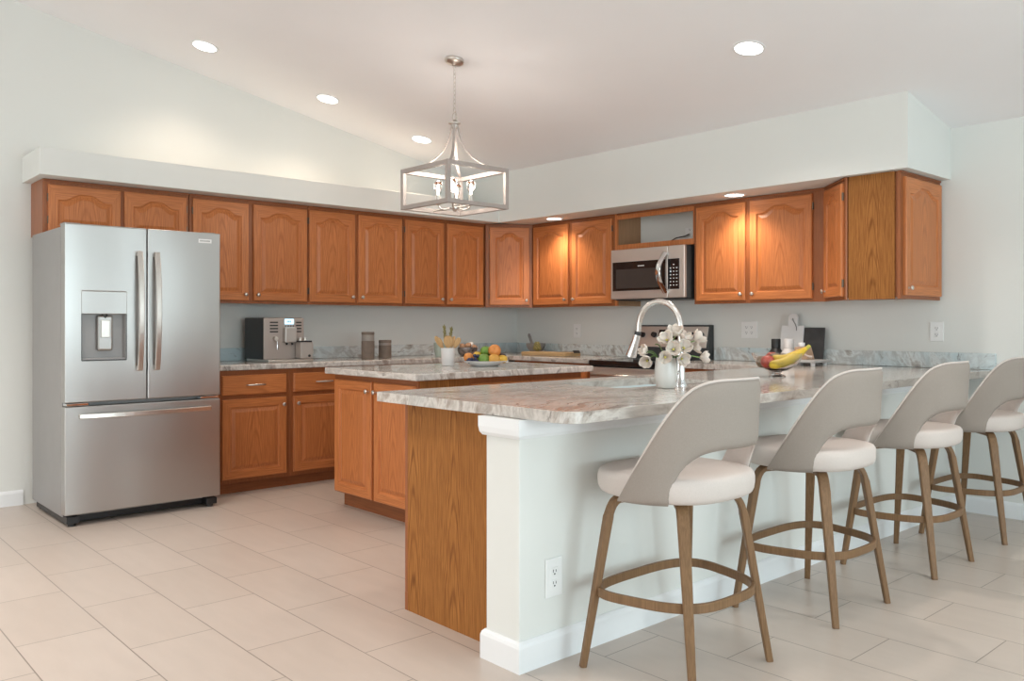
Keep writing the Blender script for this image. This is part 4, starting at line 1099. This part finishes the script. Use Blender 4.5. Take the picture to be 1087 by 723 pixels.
def flower(label, p, ax, r=.021, h=.040, op=.25, seed=0, leaf=None):
    T = thing('flower', label, 'flower', (vx, vy, CZ), 0, 'white flowers in the vase')
    p = Vector(p)-Vector((vx, vy, CZ)); ax = Vector(ax).normalized()
    c_ = p-ax*h*.5
    rim = Vector((c_.x*.42, c_.y*.42, .130))
    lim = (rim.xy.length)
    if lim > .033: rim.x *= .033/lim; rim.y *= .033/lim
    q = c_-ax*.03
    base_ = Vector((-rim.x*.3, -rim.y*.3, .02))
    pts = [base_, rim]
    for i in range(1, 7):
        u = i/6; pts.append(rim*(1-u)**2+(rim+Vector((rim.x*.7, rim.y*.7, max(.03, (c_.z-.13)*.8))))*2*u*(1-u)+c_*u*u)
    MB().tube(pts, .0028, 7).build('stem', M['stem'], T, smooth=True)
    m = MB(); petals(m, c_, ax, r, h, op, 6, seed)
    o = m.build('bloom', M['petal'], T, smooth=60, recalc=False)
    s_ = o.modifiers.new('solid', 'SOLIDIFY'); s_.thickness = .0012
    sd_ = MB().sphere(tuple(c_+ax*h*.35), .006, n=8, m=6).build('pistil', M['pistil'], T, smooth=180)
    if leaf:
        m = MB(); d_ = Vector(leaf); L0 = Vector((rim.x*.6, rim.y*.6, .11)); side = d_.cross(Vector((0, 0, 1))).normalized(); rows = []
        for j in range(9):
            v = j/8; w_ = .012*math.sin(PI*min(.98, .1+v*.88)); cc = L0+d_*v+Vector((0, 0, .04*math.sin(PI*v*.8)))
            rows.append([cc-side*w_+Vector((0, 0, .004)), cc, cc+side*w_+Vector((0, 0, .004))])
        m.loft(rows, closed=False, cap=False)
        o = m.build('leaf', M['leaf'], T, smooth=60); s_ = o.modifiers.new('solid', 'SOLIDIFY'); s_.thickness = .001
toc = Vector((.62, -.78, 0))     # roughly towards the room's open side
lat = Vector((math.sin(YAW), math.cos(YAW), 0))
FL = [((4.018, -2.691, 1.168), toc*.5+Vector((0, 0, .8)), .027, .30, 'white bloom at the very top of the bouquet', None),
 ((4.028, -2.769, 1.135), toc*.7-lat*.3+Vector((0, 0, .6)), .026, .45, 'open white bloom at upper left of the bouquet', -lat*.05+Vector((0, 0, .06))),
 ((4.056, -2.664, 1.142), toc*.3+lat*.2+Vector((0, 0, .8)), .025, .2, 'white bloom just right of the topmost one', None),
 ((4.107, -2.637, 1.142), lat*.7+Vector((0, 0, .6)), .026, .5, 'white bloom at upper right of the bouquet', lat*.07+Vector((0, 0, .03))),
 ((4.068, -2.770, 1.091), toc+Vector((0, 0, .25)), .025, .40, 'white bloom in the centre of the bouquet, facing forward', None),
 ((4.082, -2.709, 1.098), toc*.8+lat*.3+Vector((0, 0, .4)), .025, .35, 'white bloom right of the centre one', lat*.06+Vector((0, 0, .05))),
 ((3.930, -2.803, 1.081), -lat*.7+toc*.2+Vector((0, 0, .35)), .022, .15, 'upper one of the two white blooms hanging out on the left', -lat*.07+Vector((0, 0, .02))),
 ((3.950, -2.811, 1.034), -lat*.4+toc*.8+Vector((0, 0, -.25)), .024, .2, 'lower one of the two white blooms hanging out on the left', None),
 ((4.050, -2.805, 1.055), toc+Vector((0, 0, .0)), .023, .25, 'white bloom drooping over the front rim of the vase', None),
 ((4.095, -2.739, 1.047), toc*.8+lat*.5+Vector((0, 0, -.1)), .024, .3, 'white bloom drooping over the right rim of the vase', lat*.03+toc*.03+Vector((0, 0, .0))),
 ((4.118, -2.609, 1.052), lat*.9+Vector((0, 0, .05)), .023, .1, 'single white bloom hanging far out on the right', None),
 ((4.088, -2.628, 1.096), lat*.8+Vector((0, 0, .2)), .020, .75, 'half-open white bloom with spread petals, right of the centre', lat*.05+Vector((0, 0, .02)))]
for i, (p, ax, r_, op, lb, lf) in enumerate(FL): flower(lb, p, ax, r_*1.02, r_*1.85, op, i*.7, lf)

# ------------------------------------------------------------------ glass fruit bowl
gx, gy = 3.895, -1.62
T = thing('fruit_bowl', 'footed clear glass bowl of apples and bananas on the peninsula', 'bowl', (gx, gy, CZ), 0)
gp = [(.001, 0), (.044, 0), (.046, .004), (.030, .010), (.022, .018), (.026, .028), (.055, .034), (.095, .058), (.122, .090), (.136, .124), (.138, .128), (.1345, .128), (.119, .092), (.092, .062), (.053, .039), (.001, .036)]
MB().lathe(gp, n=48, cap=False).build('bowl', M['glass'], T, smooth=True)
GB = 'fruit in the glass bowl'
bz = CZ
fruit('apple', 'dark brown fruit at the far left rim of the glass bowl', (3.842, -1.678, bz+.080), .036, f_av, stem=False, group=GB)
fruit('apple', 'red apple at the front left inside the glass bowl', (3.880, -1.690, bz+.082), .038, f_ap, stem=False, group=GB)
fruit('pear', 'mottled green brown fruit between red apple and bananas', (3.888, -1.632, bz+.086), .042, f_av, (1, 1, 1.1), stem=False, group=GB)
fruit('apple', 'red apple at the back of the glass bowl under the black bottle', (3.848, -1.596, bz+.096), .038, f_ap, stem=False, group=GB)
fruit('plum', 'dark fruit at the back of the glass bowl, right of the red apple', (3.900, -1.568, bz+.094), .034, f_pl, stem=False, group=GB)
fruit('orange', 'orange just behind the bananas in the glass bowl', (3.942, -1.552, bz+.094), .035, f_or, group=GB)
f_ba = plain('banana_skin', (.66, .44, .035), .45, noise=.12, nscale=14); f_bt = plain('banana_stem', (.40, .38, .05), .5, noise=.2)
def banana(label, pts, r):
    T = thing('banana', label, 'fruit', pts[0], 0, GB)
    P = [Vector(q)-Vector(pts[0]) for q in pts]; path = []
    for i in range(17):
        u = i/16*(len(P)-1); k = min(int(u), len(P)-2); t_ = u-k
        p0 = P[max(k-1, 0)]; p1 = P[k]; p2 = P[k+1]; p3 = P[min(k+2, len(P)-1)]
        path.append(.5*((2*p1)+(p2-p0)*t_+(2*p0-5*p1+4*p2-p3)*t_*t_+(3*p1-p0-3*p2+p3)*t_**3))
    rad = [r*q for q in (.25, .62, .85, .96, 1, 1, 1, 1, .98, .95, .90, .82, .70, .52, .34, .27, .27)]
    MB().tube(path[:15], rad[:15], 6).build('peel', f_ba, T, smooth=75)
    MB().tube(path[14:], rad[14:], 6).build('stem', f_bt, T, smooth=True)
banana('front banana curving up out of the glass bowl to the right', [(3.900, -1.712, bz+.068), (3.930, -1.692, bz+.070), (3.975, -1.638, bz+.092), (4.010, -1.575, bz+.130), (4.032, -1.515, bz+.166)], .0265)
banana('rear banana lying beside the front one in the glass bowl', [(3.895, -1.668, bz+.110), (3.925, -1.650, bz+.098), (3.965, -1.605, bz+.108), (4.000, -1.550, bz+.138), (4.024, -1.510, bz+.171)], .0245)

# ------------------------------------------------------------------ beside the range: bottles, boards, tray
def bottle(label, x, y, mat):
    T = thing('bottle', label, 'bottle', (x, y, CZ), 0, 'matte bottles')
    MB().lathe([(.001, 0), (.052, 0), (.056, .004), (.057, .06), (.050, .085), (.036, .103), (.032, .112)], n=36).build('body', mat, T, smooth=True)
    MB().lathe([(.030, .1122), (.033, .114), (.033, .176), (.031, .179), (.001, .179)], n=36).build('neck', mat, T, smooth=True)
bottle('matte black bottle standing in front of the stone backsplash', 3.075, -.250, M['black'])
bottle('matte white bottle standing right of the black bottle', 3.180, -.252, M['ceramic_matte'])
T = thing('cutting_board', 'white paddle cutting board with cord, leaning on the wall', 'board', (3.108, -.100, CZ), 0)
T.rotation_euler = (-.14, 0, 0)
m = MB(); prof = [(-.088, 0), (.088, 0), (.088, .275), (.036, .275)]
prof += arc_pts(0, .330, .036, 0, PI, 12)+[(-.036, .275), (-.088, .275)]
m.prism(prof, 0, .014, [arc_pts(0, .322, .010, 0, 2*PI*.94, 10)])
for v in m.bm.verts: v.co = Vector((v.co.x, -v.co.z, v.co.y))
m.build('board', M['ceramic_matte'], T, bevel=.002)
MB().tube([(0, -.018, .330), (.006, -.020, .312), (.024, -.018, .285), (.034, -.018, .262), (.036, -.018, .238)], .003, 6).build('cord', M['stoneware'], T, smooth=True)
T = thing('slate_board', 'black slate serving board leaning on the wall behind the tray', 'board', (3.275, -.088, CZ), 0)
T.rotation_euler = (-.13, 0, 0)
MB().box(-.080, -.012, 0, .080, 0, .262).build('slate', M['slate'], T, bevel=.003)
T = thing('tray', 'low grey tray on small feet in front of the slate board', 'tray', (3.375, -.330, CZ), 0)
MB().box(-.130, -.12, .022, .110, .10, .040).build('top', plain('grey_tray', (.42, .41, .40), .5, noise=.03), T, bevel=.004)
for x_ in (-.095, .08):
    for y_ in (-.09, .07): MB().cyl((x_, y_, 0), (x_, y_, .023), .014, .016).build('foot', M['ceramic_matte'], T, smooth=True)
T = thing('wooden_box', 'tan wooden block with slanted right side on the grey tray', 'block', (3.335, -.33, CZ+.041), 0)
m = MB(); m.loft([[(-.040, y_, 0), (.058, y_, 0), (.034, y_, .085), (-.040, y_, .085)] for y_ in (-.05, .05)])
m.build('block', plain('tan_wood', (.46, .30, .20), .6, noise=.1, nscale=25), T, bevel=.003)
tag(MB().lathe([(.001, 0), (.020, 0), (.022, .003), (.022, .028), (.020, .030), (.001, .030)], n=24).build('jar', M['ceramic'], smooth=True, loc=(3.322, -.33, CZ+.127)), 'small white jar standing on the tan wooden block', 'jar')
tag(MB().tube([(3.352, -.42, CZ+.094), (3.385, -.43, CZ+.080), (3.425, -.42, CZ+.066), (3.445, -.41, CZ+.060)], [.006, .005, .006, .010], 8).build('scoop', plain('pale_scoop', (.60, .50, .44), .6), smooth=True), 'small pale scoop leaning across the tan wooden block', 'scoop')
